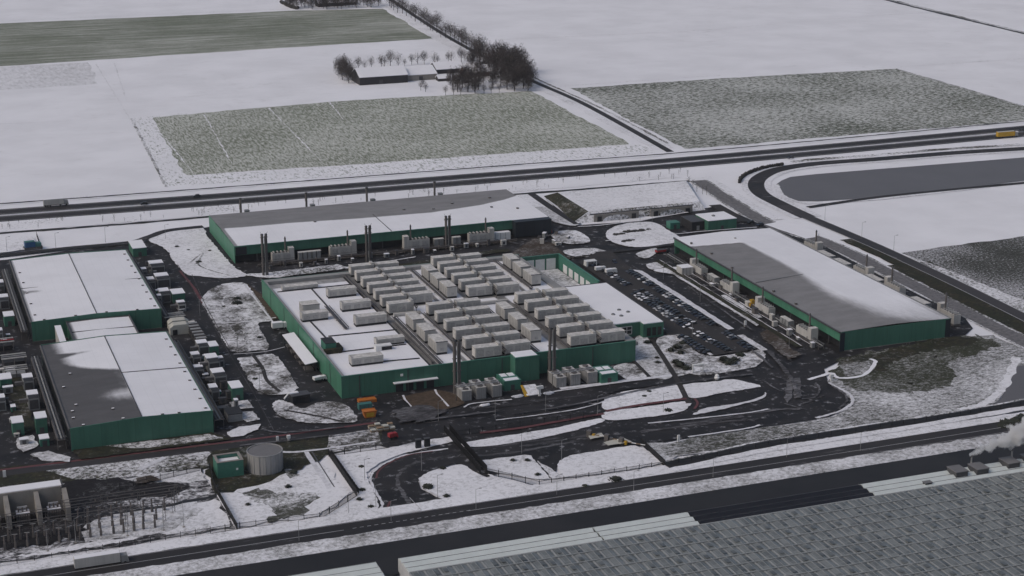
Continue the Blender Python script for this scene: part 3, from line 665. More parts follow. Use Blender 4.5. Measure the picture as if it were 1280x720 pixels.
for i in range(5): wallbox(p,'wall_seam',156.88,156.99,625+i*26,625.3+i*26,0,9,'trim')
b=MB(); b.box(156.9,280.7,607.9,608.6,9.2,9.38); b.build('coping',M['teal'],p,True)
# stair block in front
p=thing('stair_block','tall green stair block projecting from the front of the central hall','building',(231,604,0))
wallbox(p,'wall',226,236.2,602,607.85,0,10.1,'green'); wallbox(p,'roof',226.6,235.6,602.5,609.4,10.1,10.4,'snow_clean'); wallbox(p,'parapet',225.9,236.3,601.9,602.45,10.1,10.5,'teal')
# office wing and courtyard
p=thing('office_wing','low white-roofed office wing on the right flank of the central hall','office building',(295,637,0))
wallbox(p,'wall',284,305.4,637.5,695,0,6.5,'green'); wallbox(p,'front_bay',296,305.4,633.8,637.45,0,6.5,'green')
wallbox(p,'roof',284.2,305.2,637.7,694.8,6.5,6.85,'snow_clean'); wallbox(p,'bay_roof',296.2,305.2,634,637.6,6.5,6.85,'snow_clean')
wallbox(p,'roof_edge',305.42,305.8,634,695,6.2,6.95,'trim'); wallbox(p,'roof_edge',284,305.8,695.05,695.5,6.2,6.95,'trim')
b=MB()
for i in range(4): b.box(285.2+i*2.3,285.4+i*2.3,637.3,637.49,1.6,5.2)
for z in (1.6,3.4,5.0): b.box(285.2,292.3,637.3,637.48,z,z+.2)
b.build('window_frame',M['white'],p,True)
wallbox(p,'window',285.2,292.3,637.38,637.495,1.6,5.2,'glass_dark')
for i in range(3):
    f=wallbox(p,'window',297.6+i*2.5,299.4+i*2.5,633.68,633.795,1.2,4.8,'glass_dark')
for x,y in ((289,650),(291.5,647),(296.5,651),(294,655)):
    b=MB(); b.cyl(x,y,6.84,7.3,1.0,10,0,.7,1); b.build('roof_light',[M['grey'],M['glass_dark']],p,True)
p=thing('courtyard_wall','green courtyard screen wall with white panels behind the office wing','wall',(295,720,0))
wallbox(p,'rear_wall',282.1,302,744.4,744.9,0,7.6,'green'); wallbox(p,'side_wall',301.6,302.1,695.6,744.3,0,7.6,'teal')
for i in range(3): wallbox(p,'panel',284.2+i*5.6,288.9+i*5.6,744.25,744.38,.4,5.9,'white')
for i in range(6): wallbox(p,'panel',301.45,301.58,698+i*7,702.8+i*7,.4,4.4,'white')
wallbox(p,'coping',282.1,302.4,744.2,745.1,7.6,7.85,'teal'); wallbox(p,'coping',301.4,302.4,695.6,744.2,7.6,7.85,'teal')
sheet('courtyard_floor',[(282.5,696),(301,696),(301,744),(282.5,744)],'lawn',px=False,z=.5)
# ---- rear hall
def sn_rh(x,y):
    px,py=PJ(x,y,9.3); t=pl([(262,287),(300,285),(360,279.5),(450,273.5),(540,266),(600,257),(630,250),(660,240)],px)
    v=sst(t-1.5,t+1.2,py)
    if x<158.5: v*=.3
    return v
p=RHALL=thing('data_hall','long green hall behind the central hall, bare grey band along its roof','data hall',(238,808,0))
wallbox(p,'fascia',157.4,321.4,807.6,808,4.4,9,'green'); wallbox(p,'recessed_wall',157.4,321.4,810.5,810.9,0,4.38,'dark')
wallbox(p,'side_wall',157,157.38,808,872,0,9,'green_lit'); wallbox(p,'side_wall',321.45,321.85,808,872,0,9,'navy'); wallbox(p,'rear_wall',157.4,321.4,871.6,872,0,9,'green')
wallbox(p,'dark_panel',157.6,163,807.4,807.59,4.6,8.4,'navy'); wallbox(p,'dark_panel',301.5,321.4,803,807.59,1.0,9.0,'navy',lab='dark navy projecting end panel')
roof_sheet('roof',157.2,321.6,807.7,871.9,lambda x,y:9.03+.5*(1-abs(y-840)/32),sn_rh,1.2,'r_hall',p)
wallbox(p,'gutter',157.2,301,807.1,807.58,8.7,9.15,'teal')
b=MB(); b.bar((237,842,9.6),(237,808,9.1),.3); b.build('roof_joint',M['trim'],p,True)
vents(p,[(300,835),(283,850),(255,846),(312,828),(306,855),(205,838),(270,842)],9.4,1.2,.6)
for i in range(9): wallbox(p,'column',168+i*16,168.5+i*16,808.2,808.7,0,4.38,'trim')
# ---- right hall
def sn_r(x,y):
    t=pl([(590,401),(600,391),(636,388),(672,392),(690,392.5),(727,391.8),(731,366),(749,350)],y)
    w=pl([(590,15),(640,9),(690,4),(749,2)],y)
    v=sst(t-w,t+w,x)*pl([(590,.5),(612,.72),(650,1)],y)
    if y>735: v=max(v,sst(731,733,y+.15*(x-366)))
    if x>416.3: v*=.8
    if x<382 and 724<y<727: v=max(v,.2)
    return v
p=RH=thing('data_hall','green hall on the right with a half grey, half snowy roof','data hall',(391,590,0))
wallbox(p,'front_wall',365.9,418.6,590,590.4,0,8.6,'green'); wallbox(p,'rear_wall',365.9,418.6,748.6,749,0,8.6,'green')
wallbox(p,'fascia',365.5,365.88,590,749,4.6,8.6,'green_lit'); wallbox(p,'recessed_wall',368.2,368.6,590.5,748.5,0,4.58,'dark')
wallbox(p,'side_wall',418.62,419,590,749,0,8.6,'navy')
wallbox(p,'corner_panel',365.2,367.4,589.6,589.98,.1,8.4,'navy'); wallbox(p,'corner_panel',416.6,418.9,589.6,589.98,.1,8.4,'navy')
roof_sheet('roof',365.7,418.8,590.2,748.8,lambda x,y:8.62+.7*(1-abs(x-392)/27),sn_r,.9,'r_hall',p)
wallbox(p,'gutter',364.8,365.48,590,749,8.3,8.8,'trim'); wallbox(p,'gutter',419.02,419.6,590,749,8.3,8.8,'grey')
wallbox(p,'plinth',366.5,418,589.85,589.99,0,.4,'concrete')
b=MB(); b.bar((366,665,9),(392,668,9.36),.3); b.build('roof_joint',M['grey'],p,True)
vents(p,[(392,735),(367,630),(367,650),(367,690),(369,715),(368,735)],9.1,.9,.5)
for i in range(9): wallbox(p,'column',366,366.4,600+i*16,600.4+i*16,0,4.58,'trim')
# ---- small green buildings
def hut(lab,x0,x1,y0,y1,h,m='green',cat='equipment cabin',name='equipment_cabin',roof='snow_clean',door=True,group=None):
    p=thing(name,lab,cat,((x0+x1)/2,y0,0),group=group)
    wallbox(p,'wall',x0,x1,y0,y1,0,h,m); wallbox(p,'roof',x0-.12,x1+.12,y0-.12,y1+.12,h,h+.28,roof)
    if door: 
        xm=(x0+x1)/2; wallbox(p,'door',xm-.8,xm+.8,y0-.08,y0-.003,.05,min(2.6,h*.8),'trim' if m!='dark' else 'grey')
    return p
p=hut('green flat-roofed building with snowy roof behind the right hall',401,417.5,782,797,5.6,cat='building',name='service_building')
wallbox(p,'roof_unit',407,408.4,789,790.4,5.9,6.6,'grey')
p=hut('dark annex attached behind the small green building near the right hall',393.5,400.8,786,799,4.6,'dark',cat='building',name='annex',roof='trim')
p=hut('small teal cabin left of the green building, near the snowy mound',384,389.5,792,797,3.4,'teal',roof='teal')
hut('green cabin with snowy roof at the far end of the left service lane',112.4,119,837,852,4.5)
hut('green cabin with snowy roof beside the far left hall, second along the service lane',117.5,123,753.2,761,4.6)
hut('small green cabin with white roof at the left service lane, beside the machinery racks',119.1,122.6,674.5,681,4.6)
hut('green cabin with white roof beside the right wall of the near left hall',117,121.3,620,628,5.4)
hut('green cabin with white roof at the left picture edge, behind a grey box',35,39.3,664,671,4.4)
hut("left green cabin of the pair off the near left hall front corner",35,39,612.2,619,5.2)
hut("right green cabin of the pair off the near left hall front corner",43.2,47.2,611.4,618,6.2)
hut('low teal box below the pair of green cabins at the left picture edge',43.2,46.4,598.5,603,3,'teal')
hut('green cabin with white roof left of the far left hall',43.2,47.5,745,752,4.8)
# open-topped green box and tank
p=thing('open_tank','square green open-topped basin with snow inside, beside the round grey tank','basin',(101.5,549,0))
x0,x1,y0,y1=97.0,106.0,547.6,555.2; h=6.0
wallbox(p,'wall',x0,x1,y0,y0+.6,0,h,'teal'); wallbox(p,'wall',x0,x1,y1-.6,y1,0,h,'teal'); wallbox(p,'wall',x0,x0+.6,y0+.6,y1-.6,0,h,'teal'); wallbox(p,'wall',x1-.6,x1,y0+.6,y1-.6,0,h,'teal')
wallbox(p,'rim',x0-.1,x1+.1,y0-.1,y0+.9,h,h+.15,'concrete'); wallbox(p,'rim',x0-.1,x1+.1,y1-.9,y1+.1,h,h+.15,'concrete'); wallbox(p,'rim',x0-.1,x0+.9,y0+.9,y1-.9,h,h+.15,'concrete'); wallbox(p,'rim',x1-.9,x1+.1,y0+.9,y1-.9,h,h+.15,'concrete')
wallbox(p,'snow_fill',x0+.7,x1-.7,y0+.7,y1-.7,.1,4.7,'snow_clean'); wallbox(p,'emblem',103.4,104.1,547.48,547.59,2.6,3.3,'white')
p=thing('storage_tank','round ribbed grey water tank with a dark sunken lid','tank',(114.2,550.8,0))
b=MB(); b.lathe(114.2,550.8,[(6.1,0),(6.1,7.0),(6.25,7.0),(6.25,7.25),(5.9,7.25),(5.9,6.9)],36,0); b.build('shell',M['silver'],p,True)
b=MB(); b.cyl(114.2,550.8,6.92,7.0,5.88,36); b.build('lid',M['roof_gray'],p,True)
for i in range(36):
    a=2*pi*i/36
    if i%2==0:
        b=MB(); b.obox(114.2+6.18*cos(a),550.8+6.18*sin(a),0,.12,.16,7.0,a); b.build('rib',M['steel'],p,True)
# bike shed canopy
p=thing('canopy','long white-roofed canopy running along the left wall of the central hall','canopy',(153.3,641,0))
b=MB(); b.hexa([(150.9,641,3.9),(155.9,641,4.5),(155.9,681,4.5),(150.9,681,3.9),(150.9,641,4.15),(155.9,641,4.75),(155.9,681,4.75),(150.9,681,4.15)]); b.build('roof',M['snow_clean'],p,True)
for i in range(6):
    wallbox(p,'post',151,151.2,642+i*7.5,642.2+i*7.5,0,3.95,'trim'); wallbox(p,'post',155.4,155.6,642+i*7.5,642.2+i*7.5,0,4.45,'trim')
wallbox(p,'rear_screen',155.65,155.75,641.5,680.5,0,4.4,'dark')
for i in range(5): wallbox(p,'cycle_rack',151.4,154.8,643+i*7.5,647.5+i*7.5,.1,1.1,'darksteel')
# ================================================================ ROOF COOLING UNITS
def unit_proto(L,W,Hh,style):
    t=thing('cooling_unit','grey rooftop cooling unit','cooling unit',(0,-200,0))
    b=MB(); b.box(.15,L-.15,.15,W-.15,0,.95); b.build('base_frame',M['dark'],t)  # tall dark base paints the shade under the casing
    b=MB(); b.box(0,L,0,W,.95,Hh-.12); b.build('casing',M['casing'],t)
    b=MB(); b.box(-.08,L+.08,-.08,W+.08,Hh-.12,Hh); b.build('top_cover',M['casing_top'],t)
    b=MB()
    if style=='long':
        b.box(.5,L*.32,-.06,-.005,1.3,Hh-.7); b.build('louvre',M['louvre'],t)
        b=MB(); b.box(L*.38,L*.66,-.06,-.005,.9,Hh-1.6); b.build('louvre',M['louvre'],t)
        b=MB(); b.box(L*.72,L-.5,-.06,-.005,1.3,Hh-.7); b.build('louvre',M['louvre'],t)
        b=MB(); b.box(L-1.3,L-.15,.2,W-.2,Hh,Hh+.75); b.build('end_hood',M['casing'],t)
        b=MB(); b.box(-.06,-.005,.5,W-.5,1.0,Hh-.8); b.build('access_door',M['casing_top'],t)
    elif style=='mirror':
        for a,c in ((.06,.3),(.4,.62),(.7,.95)):
            b=MB(); b.box(L*a,L*c,-.06,-.005,1.0,Hh-1.0); b.build('louvre',M['louvre'],t)
        b=MB(); b.box(.1,.9,.3,W-.3,Hh,Hh+.2); b.build('end_hood',M['louvre'],t)
    else:   # deep
        b.box(L*.35,L*.65,-.06,-.005,1.6,2.7); b.build('fan_grille',M['louvre'],t)
        b=MB(); b.box(-.2,L+.2,-.02,.35,Hh,Hh+.25); b.build('lip',M['trim'],t)
        for k in range(3):
            b=MB(); b.box(-.06,-.005,W*(.08+.31*k),W*(.3+.31*k),.9,Hh-.6); b.build('louvre',M['louvre'],t)
    return t
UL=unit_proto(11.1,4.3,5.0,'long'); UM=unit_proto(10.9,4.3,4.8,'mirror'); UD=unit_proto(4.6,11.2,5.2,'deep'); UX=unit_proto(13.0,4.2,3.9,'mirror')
used=set()
def place(proto,x,y,z,label,group,rz=0,scale=None):
    if proto.name not in used:
        used.add(proto.name); KIDS.pop(proto.name,None); proto.location=(x,y,z); proto['label']=label; proto['group']=group
        if scale: proto.scale=scale
        proto.rotation_euler=(0,0,rz); return proto
    return dup(proto,(x,y,z),rz,label,group,scale)
GU='rows of grey cooling units on the roof deck'
blocks=[('far left block',UL,197.7,680.6,10.22,7,'outer left column'),('far left block',UM,209.8,691.0,10.22,6,'inner right column'),
 ('far right block',UL,237.6,691.6,10.1,6,'left column'),('far right block',UM,250.3,690.6,10.2,6,'right column'),
 ('near left block',UL,213.2,612.8,12.1,6,'left column'),('near left block',UM,225.9,613.5,12.0,6,'right column'),
 ('near right block',UL,254.3,613.4,12.2,6,'left column'),('near right block',UM,267.2,613.2,12.25,6,'right column')]
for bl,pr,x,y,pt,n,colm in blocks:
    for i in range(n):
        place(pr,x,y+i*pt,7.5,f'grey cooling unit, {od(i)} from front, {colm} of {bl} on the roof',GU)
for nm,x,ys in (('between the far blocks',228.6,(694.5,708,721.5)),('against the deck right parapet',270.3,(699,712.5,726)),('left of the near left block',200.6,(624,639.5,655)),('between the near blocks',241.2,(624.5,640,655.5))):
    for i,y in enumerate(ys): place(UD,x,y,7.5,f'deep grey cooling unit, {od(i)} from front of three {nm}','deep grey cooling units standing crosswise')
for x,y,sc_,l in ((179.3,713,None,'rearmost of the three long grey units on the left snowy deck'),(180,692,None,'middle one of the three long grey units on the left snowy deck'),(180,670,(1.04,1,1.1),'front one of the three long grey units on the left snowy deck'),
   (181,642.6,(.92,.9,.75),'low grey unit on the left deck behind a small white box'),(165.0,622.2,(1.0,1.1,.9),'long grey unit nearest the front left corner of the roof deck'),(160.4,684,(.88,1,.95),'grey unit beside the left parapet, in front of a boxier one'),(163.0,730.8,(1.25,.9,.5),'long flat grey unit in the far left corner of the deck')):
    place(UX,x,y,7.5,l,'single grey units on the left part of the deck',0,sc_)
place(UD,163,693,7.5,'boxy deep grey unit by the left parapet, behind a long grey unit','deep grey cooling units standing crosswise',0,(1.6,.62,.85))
p=thing('roof_penthouse','small dark green penthouse with scaffold netting on the left snowy deck','penthouse',(160.5,641,7.5))
wallbox(p,'wall',159.8,164.2,642.5,650,7.6,11.2,'teal'); wallbox(p,'roof',159.7,164.3,642.4,650.1,11.2,11.4,'dark'); wallbox(p,'netting',158.8,166,640,642,7.6,9.4,'verge_dark'); wallbox(p,'netting',164.4,167,642.4,649,7.6,9.0,'verge_dark')
p=thing('duct_box','small white box with a dark opening on the left snowy deck','box',(180,637.5,7.5))
wallbox(p,'casing',179.2,181.6,637,640,7.55,9.6,'white'); wallbox(p,'frame',181.7,186,637,640,9.2,9.6,'white'); wallbox(p,'opening',181.7,186,637.3,639.9,7.55,9.15,'dark')
def pipe_run(lab,x,y0,y1,w=1.5,z=8.6):
    t=thing('pipe_rack',lab,'pipe rack',(x,y0,7.5),group='dark pipe racks between the unit rows')
    for o in (-w/2,w/2):
        b=MB(); b.seg((x+o,y0,z),(x+o,y1,z),.22,.22,6); b.build('pipe',M['darksteel'],t,True)
    b=MB(); b.box(x-w*.3,x+w*.3,y0,y1,z-.5,z-.3); b.build('cable_tray',M['trim'],t,True)
    for k in range(int((y1-y0)/12)+1):
        y=y0+.3+k*12
        b=MB(); b.box(x-w/2-.15,x+w/2+.15,y,y+.2,z-.75,z-.55); b.box(x-.12,x+.12,y+.01,y+.19,7.5,z-.75); b.build('support',M['darksteel'],t,True)
pipe_run('pipe rack along the outer left side of the far left unit block',195.2,678,744); pipe_run('pipe rack in the middle of the far left unit block',209.2,678,744,.9,11); pipe_run('pipe rack in the middle of the far right unit block',249.5,688,744,.9,11)
pipe_run('pipe rack in the middle of the near left unit block',225.1,611,678,.9,11); pipe_run('pipe rack along the left side of the near left unit block',211.4,611,676,1.2); pipe_run('pipe rack left of the deep units, near left block',198.4,612,676,1.8)
pipe_run('pipe rack in the middle of the near right unit block',266.3,611,678,.9,11); pipe_run('pipe rack along the left side of the near right unit block',252.7,611,676,1.2); pipe_run('pipe rack left of the deep units, near blocks centre',239.2,612,676,1.6)
pipe_run('pipe rack left of the deep units, far blocks centre',226.6,692,742,1.6); pipe_run('pipe rack left of the deep units, right parapet',268.2,694,742,1.4)
pipe_run('open pipe rack between the long grey units on the left deck',175.3,668,700,2.0); pipe_run('pipe rack on the right edge of the left deck, front part',195.8,614,668,1.0)
# ================================================================ CHIMNEYS
def chimney_pair(x,y,h,lab):
    t=thing('exhaust_chimney',lab,'chimney',(x,y,0),group='tall twin exhaust chimneys')
    for o in (-.95,.95):
        b=MB(); b.cyl(x+o,y,0,h,.62,12); k=b.build('flue',M['darksteel'],t,True)
        b=MB(); b.cyl(x+o,y,h,h+.5,.75,12,0,.55); b.build('cowl',M['trim'],k)
        k.children[0].location=(-x,-y,0)
    for z in (5,10,15,h-1.2):
        b=MB(); b.box(x-1.8,x+1.8,y-.5,y+.5,z,z+.15); b.build('bracket',M['darksteel'],t,True)
    b=MB(); b.box(x-.14,x+.14,y-.9,y-.62,0,h-.3); b.build('ladder',M['steel'],t,True)
    b=MB(); b.bar((x-1,y,h+.3),(x-1.8,y,h+1.6),.12); b.bar((x+1,y,h+.3),(x+1.9,y,h+1.4),.12); b.build('lightning_rod',M['darksteel'],t,True)
    return t
for (px,py),h,l in (((571.5,494),21,'tall twin steel chimney in front of the central hall, left of the two'),((690,477),21,'tall twin steel chimney in front of the central hall, right of the two'),((332,346),19.5,'tall twin chimney at the far left corner of the central hall'),((461,328),17,'tall twin chimney behind the central hall, in the middle of the lane'),((560,311),15.5,'tall twin chimney behind the central hall, rightmost in the lane')):
    g=G(px,py); chimney_pair(g[0],g[1],h+1.2,l)
# ================================================================ GENERATOR SETS
def genset(lab,x,y,rz,mir=False,h=4.2,L=13.0,group='generator sets beside the halls'):
    t=thing('generator_set',lab,'generator',(x,y,0),rz,group=group)
    q=lambda a: (L-a) if mir else a
    def bx(nm,x0,x1,y0,y1,z0,z1,m,mt=None):
        a,c=sorted((q(x0),q(x1))); b=MB(); b.box(a,c,y0,y1,z0,z1,0,1 if mt else None); return b.build(nm,[M[m],M[mt]] if mt else M[m],t)
    bx('base_frame',-.3,L+.3,-.3,3.8,0,1.1,'darksteel')
    bx('enclosure',0,L-2.7,0,3.4,1.1,h+.9,'casing')
    bx('roof_recess',.5,L-3.2,.5,2.9,h+.9,h+1.0,'dark')
    for k in range(5): bx('baffle',.8+k*1.9,1.3+k*1.9,.4,3.0,h+1.0,h+1.5,'casing')
    bx('intake_tower',L-2.6,L,0,3.4,1.1,h+3.0,'casing','casing_top')
    bx('louvre',1,4,-.08,-.004,1.6,h,'louvre'); bx('louvre',5.5,9,-.08,-.004,1.6,h,'louvre')
    b=MB(); cx=q(L-4.0); b.cyl(cx,1.9,h+1.0,h+7.6,.42,10); b.build('stack',M['darksteel'],t)
    b=MB(); b.cyl(cx,1.9,h+7.6,h+8.6,.52,10,0,.15); b.build('stack_cap',M['trim'],t)
    bx('rail',-.3,L+.3,-.35,-.28,2.0,2.1,'darksteel')
    return t
genset('generator set by the rear hall, beside the leftmost chimney',174.5,802.5,0,False,4.0,11)
genset('generator set by the rear hall, with its tower at the right end, second from left',203.6,802.3,0,False,4.4,13.4)
genset('generator set by the rear hall, with its tower at the left end',241.4,801.5,0,True,4.4,13.4)
genset('generator set by the rear hall, nearest the dark end panel',276,801.5,0,False,4.4,13.4)
for y,mir,l in ((706,False,'generator set on the left of the right hall, farthest of four'),(674,True,'generator set on the left of the right hall, second from the far end'),(640,False,'generator set on the left of the right hall, beside the yellow machine'),(603,True,'generator set on the left of the right hall, nearest the crossroads')):
    genset(l,362.6,y,R(90),mir,3.8,12.5)
for y,l in ((719,'generator set behind the right hall roof, farthest along the ditch'),(672,'generator set behind the right hall roof, second from the far end of the ditch side'),(645,'generator set behind the right hall roof, third from the far end of the ditch side'),(602,'generator set behind the right hall roof, nearest the roof corner')):
    genset(l,432.6,y,R(90),y not in (602,645),4.4,13)
def radiator(lab,x,y,rz=0,n=5,h=3.6,w=2.0,d=3.0,group='dry cooler banks'):
    t=thing('dry_cooler',lab,'cooler',(x,y,0),rz,group=group)
    b=MB(); b.box(0,n*w,0,d,0,.9); b.build('base_frame',M['darksteel'],t)
    for k in range(n):
        b=MB(); b.box(k*w+.1,(k+1)*w-.35,0,d,.9,h); b.build('coil_block',M['grey'],t)
    b=MB(); b.box(0,n*w,.4,d-.4,h,h+.18); b.build('fan_deck',M['casing_top'],t)
    return t
radiator('bank of grey coolers between the two left generators of the rear hall',187.2,801,0,5,4.4,2.3); radiator('small grey cooler left of the rightmost chimney of the rear lane',257.5,802,0,2,4.2,2.6); radiator('small grey cooler right of the rightmost chimney of the rear lane',267.4,802,0,2,4.2,2.2)
radiator('grey cooler between the two farthest generators left of the right hall',362,692,R(90),3,4.2,2.6); radiator('grey cooler between the two nearest generators left of the right hall',362,622,R(90),3,4.2,2.6)
for y,l in ((704,'dark cooler bank behind the right hall roof, farthest one'),(689,'dark cooler bank behind the right hall roof, second one'),(660,'dark cooler bank behind the right hall roof, third one'),(622,'dark cooler bank behind the right hall roof, nearest one')): radiator(l,431,y,R(90),4,4.6,2.8,5)
# white containers
def container(lab,x,y,L,W,Hh,m,rz=0,top='snow_clean',name='container',cat='container',group=None):
    t=thing(name,lab,cat,(x,y,0),rz,group=group)
    b=MB(); b.box(0,L,0,W,.15,Hh); b.build('body',M[m],t)
    b=MB(); b.box(.06,L-.06,.06,W-.06,Hh,Hh+.1); b.build('roof',M[top],t)
    for k in range(3):
        b=MB(); b.box(L*(.1+.3*k),L*(.1+.3*k)+.12,-.06,-.003,.2,Hh-.05); b.build('rib',M['trim'],t)
    b=MB(); b.box(L+.003,L+.06,.2,W-.2,.3,Hh-.2); b.build('door',M['grey'],t)
    return t
container('white container standing between the rightmost rear generator and the dark end panel',289.6,803,9.2,3.2,4.2,'white')
container('white container left of the farthest generator of the right hall',352,712,6,6,4.2,'casing')
# silver enclosures in front of the central hall
def silver(lab,x,y,W=3.9,D=9.2,h=5.0):
    t=thing('dry_cooler',lab,'cooler',(x,y,0),group='silver ribbed coolers in front of the central hall')
    b=MB(); b.box(0,W,0,D,.4,h); b.build('casing',M['silver'],t)
    b=MB(); b.box(.2,W-.2,.2,D-.2,0,.38); b.build('base_frame',M['dark'],t)
    b=MB(); b.box(-.1,W+.1,-.1,D+.1,h,h+.15); b.build('top_cover',M['casing_top'],t)
    for k in range(3):
        b=MB(); b.cyl(W/2,1.6+k*3,h+.15,h+.45,1.15,12); b.build('fan_ring',M['darksteel'],t)
    for k in range(4):
        b=MB(); b.box(.3+k*.95,.8+k*.95,-.1,-.004,.7,h-.3); b.build('rib',M['steel'],t)
for i,x in enumerate((199.3,205.2,211.7)): silver(f'silver ribbed cooler by the left front chimney, {("nearest the chimney","middle of three","rightmost of three")[i]}',x,588.9,3.9,9.2,5.0+(-.6 if i==0 else 0))
for i,x in enumerate((238.7,244.7,252)): silver(f'silver ribbed cooler by the right front chimney, {("nearest the chimney","middle of three","rightmost of three")[i]}',x,590,4.1,9.2,5.0+(-.6 if i==0 else 0))
for (xa,ya,xb,yb,l) in ((197,590,215,590.5,'pipe bridge over the left silver coolers'),(237,591,255,591.5,'pipe bridge over the right silver coolers')):
    t=thing('pipe_bridge',l,'pipe bridge',(xa,ya,0))
    b=MB(); b.seg((xa,ya,6),(xb,yb,6),.25,.25,6); b.seg((xa,ya+1,6.3),(xb,yb+1,6.3),.2,.2,6); b.build('pipe',M['steel'],t,True)
    for k in range(4):
        b=MB(); x=xa+.2+(xb-xa-.4)*k/3; b.box(x-.12,x+.12,ya-.5,ya-.28,0,6.2); b.build('support',M['darksteel'],t,True)
for x0,x1,y0,y1,h,l in ((218.4,225.4,594,603,4,'dark green plant cabin with hatches beside the stair block'),(256.8,264,588,598,4,'dark green plant cabin with hatches at the right end of the silver coolers')):
    p=hut(l,x0,x1,y0,y1,h,'teal',roof='teal',name='plant_cabin'); 
    for k in range(2):
        wallbox(p,'hatch',x0+.8+k*3.1,x0+3.2+k*3.1,y0+5,y0+8.4,h+.28,h+.5,'snow_clean'); 
    wallbox(p,'roof_snow',x0+.6,x1-.6,y0+.3,y0+3.2,h+.28,h+.42,'snow_clean')
# left lane plant boxes
def plant(lab,x0,x1,y0,y1,h,m='grey',cap='snow_clean',g='grey plant boxes along the left halls'):
    p=thing('plant_box',lab,'plant unit',((x0+x1)/2,y0,0),group=g)
    wallbox(p,'casing',x0,x1,y0,y1,.3,h,m); wallbox(p,'base_frame',x0+.15,x1-.15,y0+.15,y1-.15,0,.28,'dark')
    wallbox(p,'top_cover',x0-.1,x1+.1,y0+(y1-y0)*.45,y1+.1,h,h+.3,cap)
    wallbox(p,'fan_deck',x0+.1,x1-.1,y0+.1,y0+(y1-y0)*.43,h,h+.12,'dark')
    wallbox(p,'louvre',x0+.4,x1-.4,y0-.08,y0-.004,.8,h-.6,'trim')
    wallbox(p,'duct',x0-3.2,x0-.02,y0+1,y0+2.6,h-1.6,h-.4,'darksteel')
for x0,x1,y0,y1,h,l in ((115.6,122,801,811,4.8,'grey plant box with white cap, first after the far green cabin'),(114.6,120.6,778,788,5.0,'grey plant box with white cap, second from the far end of the left lane'),(112.6,117,755.5,765,4.4,'grey plant box with white cap right behind a green cabin on the left lane'),
   (114.8,119,675.8,684,4.8,'grey plant box with white cap left of a small green cabin'),(114.6,119.2,653.8,664,5.2,'tall grey plant box with white cap, second along the near left hall'),(113.4,118.2,635.5,645,5.4,'tall grey plant box with broad white cap beside the near left hall'),
   (43.2,47,657,666,5,'grey plant box with white cap left of the near left hall, far one'),(43,47,636.8,646,5,'grey plant box with white cap left of the near left hall, near one'),(43.5,47.5,771,780,4.6,'grey plant box with white cap left of the far left hall, near one'),(43.5,47.5,795,804,4.6,'grey plant box with white cap left of the far left hall, far one'),
   (109.5,113,797,803,4.2,'small grey plant box between the far left hall and the lane, far one'),(108.8,112.4,752,757,4.2,'small grey plant box between the far left hall and the lane, near one'),(108.6,112,650,656,4.0,'small grey plant box against the near left hall wall'),(30,35,700,708,4.2,'grey plant box at the left edge between the two left halls')):
    plant(l,x0,x1,y0,y1,h)
p=thing('storage_shed','low ribbed grey shed by the lane, front right of the near left hall','shed',(113.7,598.5,0)); wallbox(p,'wall',111,116.4,598.6,606,0,3.2,'silver'); wallbox(p,'roof',110.8,116.6,598.4,606.2,3.2,3.4,'dark'); wallbox(p,'shutter',112,115.4,598.5,598.59,.1,2.7,'grey')
for i in range(6):
    t=thing('louvred_rack',f'dark louvred cooling rack on the left lane, {od(i)} from the near end of the row','cooling rack',(116,688+i*4.2,0),group='dark louvred racks on the left lane')
    b=MB(); b.box(0,4.6,0,.5,.5,4.2); b.build('frame',M['darksteel'],t)
    for k in range(4):
        b=MB(); b.hexa([(0.1,.5,.8+k*.9),(4.5,.5,.8+k*.9),(4.5,2.8,1.3+k*.9),(.1,2.8,1.3+k*.9),(0.1,.5,.9+k*.9),(4.5,.5,.9+k*.9),(4.5,2.8,1.4+k*.9),(.1,2.8,1.4+k*.9)],0); b.build('slat',M['dark'] if k<3 else M['grey'],t)
    b=MB(); b.box(.3,4.3,1.4,2.4,0,.5); b.build('base_frame',M['grey'],t)
for i in range(2):
    t=thing('covered_machine',('pale covered machine among the racks between the left halls, front one','pale covered machine among the racks between the left halls, rear one')[i],'machine cover',(108.5+i*.5,708+i*6.5,0),group='pale covered machines')
    b=MB(); pr=[(0,0),(9,0),(9,3.2),(7.2,4.6),(1.6,4.6),(0,3.4)]; n=6
    b.v=[(x,0,z) for x,z in pr]+[(x,4.6,z) for x,z in pr]; b.f=[tuple(range(n)),tuple(range(2*n-1,n-1,-1))]+[(i_,i_+n,(i_+1)%n+n,(i_+1)%n) for i_ in range(n)]; b.m=[0]*len(b.f); b.build('cover',M['beige'],t)
    b=MB(); b.box(1,3,-.1,-.004,.3,2.6); b.build('opening',M['dark'],t)
for x,y,l,sx in ((109,722,'dark open steel frame beside the far left hall corner',8),(95.5,692,'dark pipework frame in the gap between the left halls, right of the link building',7),(38,690,'dark pipework frame left of the gap between the left halls',9),(36,712,'red and white pipework frame at the left picture edge',8),(38,675,'dark plant frame behind a grey plant box at the left edge',8)):
    t=thing('pipework_frame',l,'steel frame',(x,y,0))
    b=MB()
    for i in range(3):
        for j in range(2): b.box(i*sx/2-.15,i*sx/2+.15,j*5-.15,j*5+.15,0,4)
    b.build('leg_frame',M['darksteel'],t)
    for j in range(3):
        b=MB(); b.seg((-.5,j*2.5,4.1),(sx+.5,j*2.5,4.1),.3,.3,6); b.build('pipe',M['redp'] if 'red' in l and j==1 else (M['grey'] if j%2 else M['casing']),t)
    b=MB(); b.box(.5,sx-.5,.6,4.4,0,2.2); b.build('pump_block',M['grey'] if 'dark plant' in l else M['dark'],t)
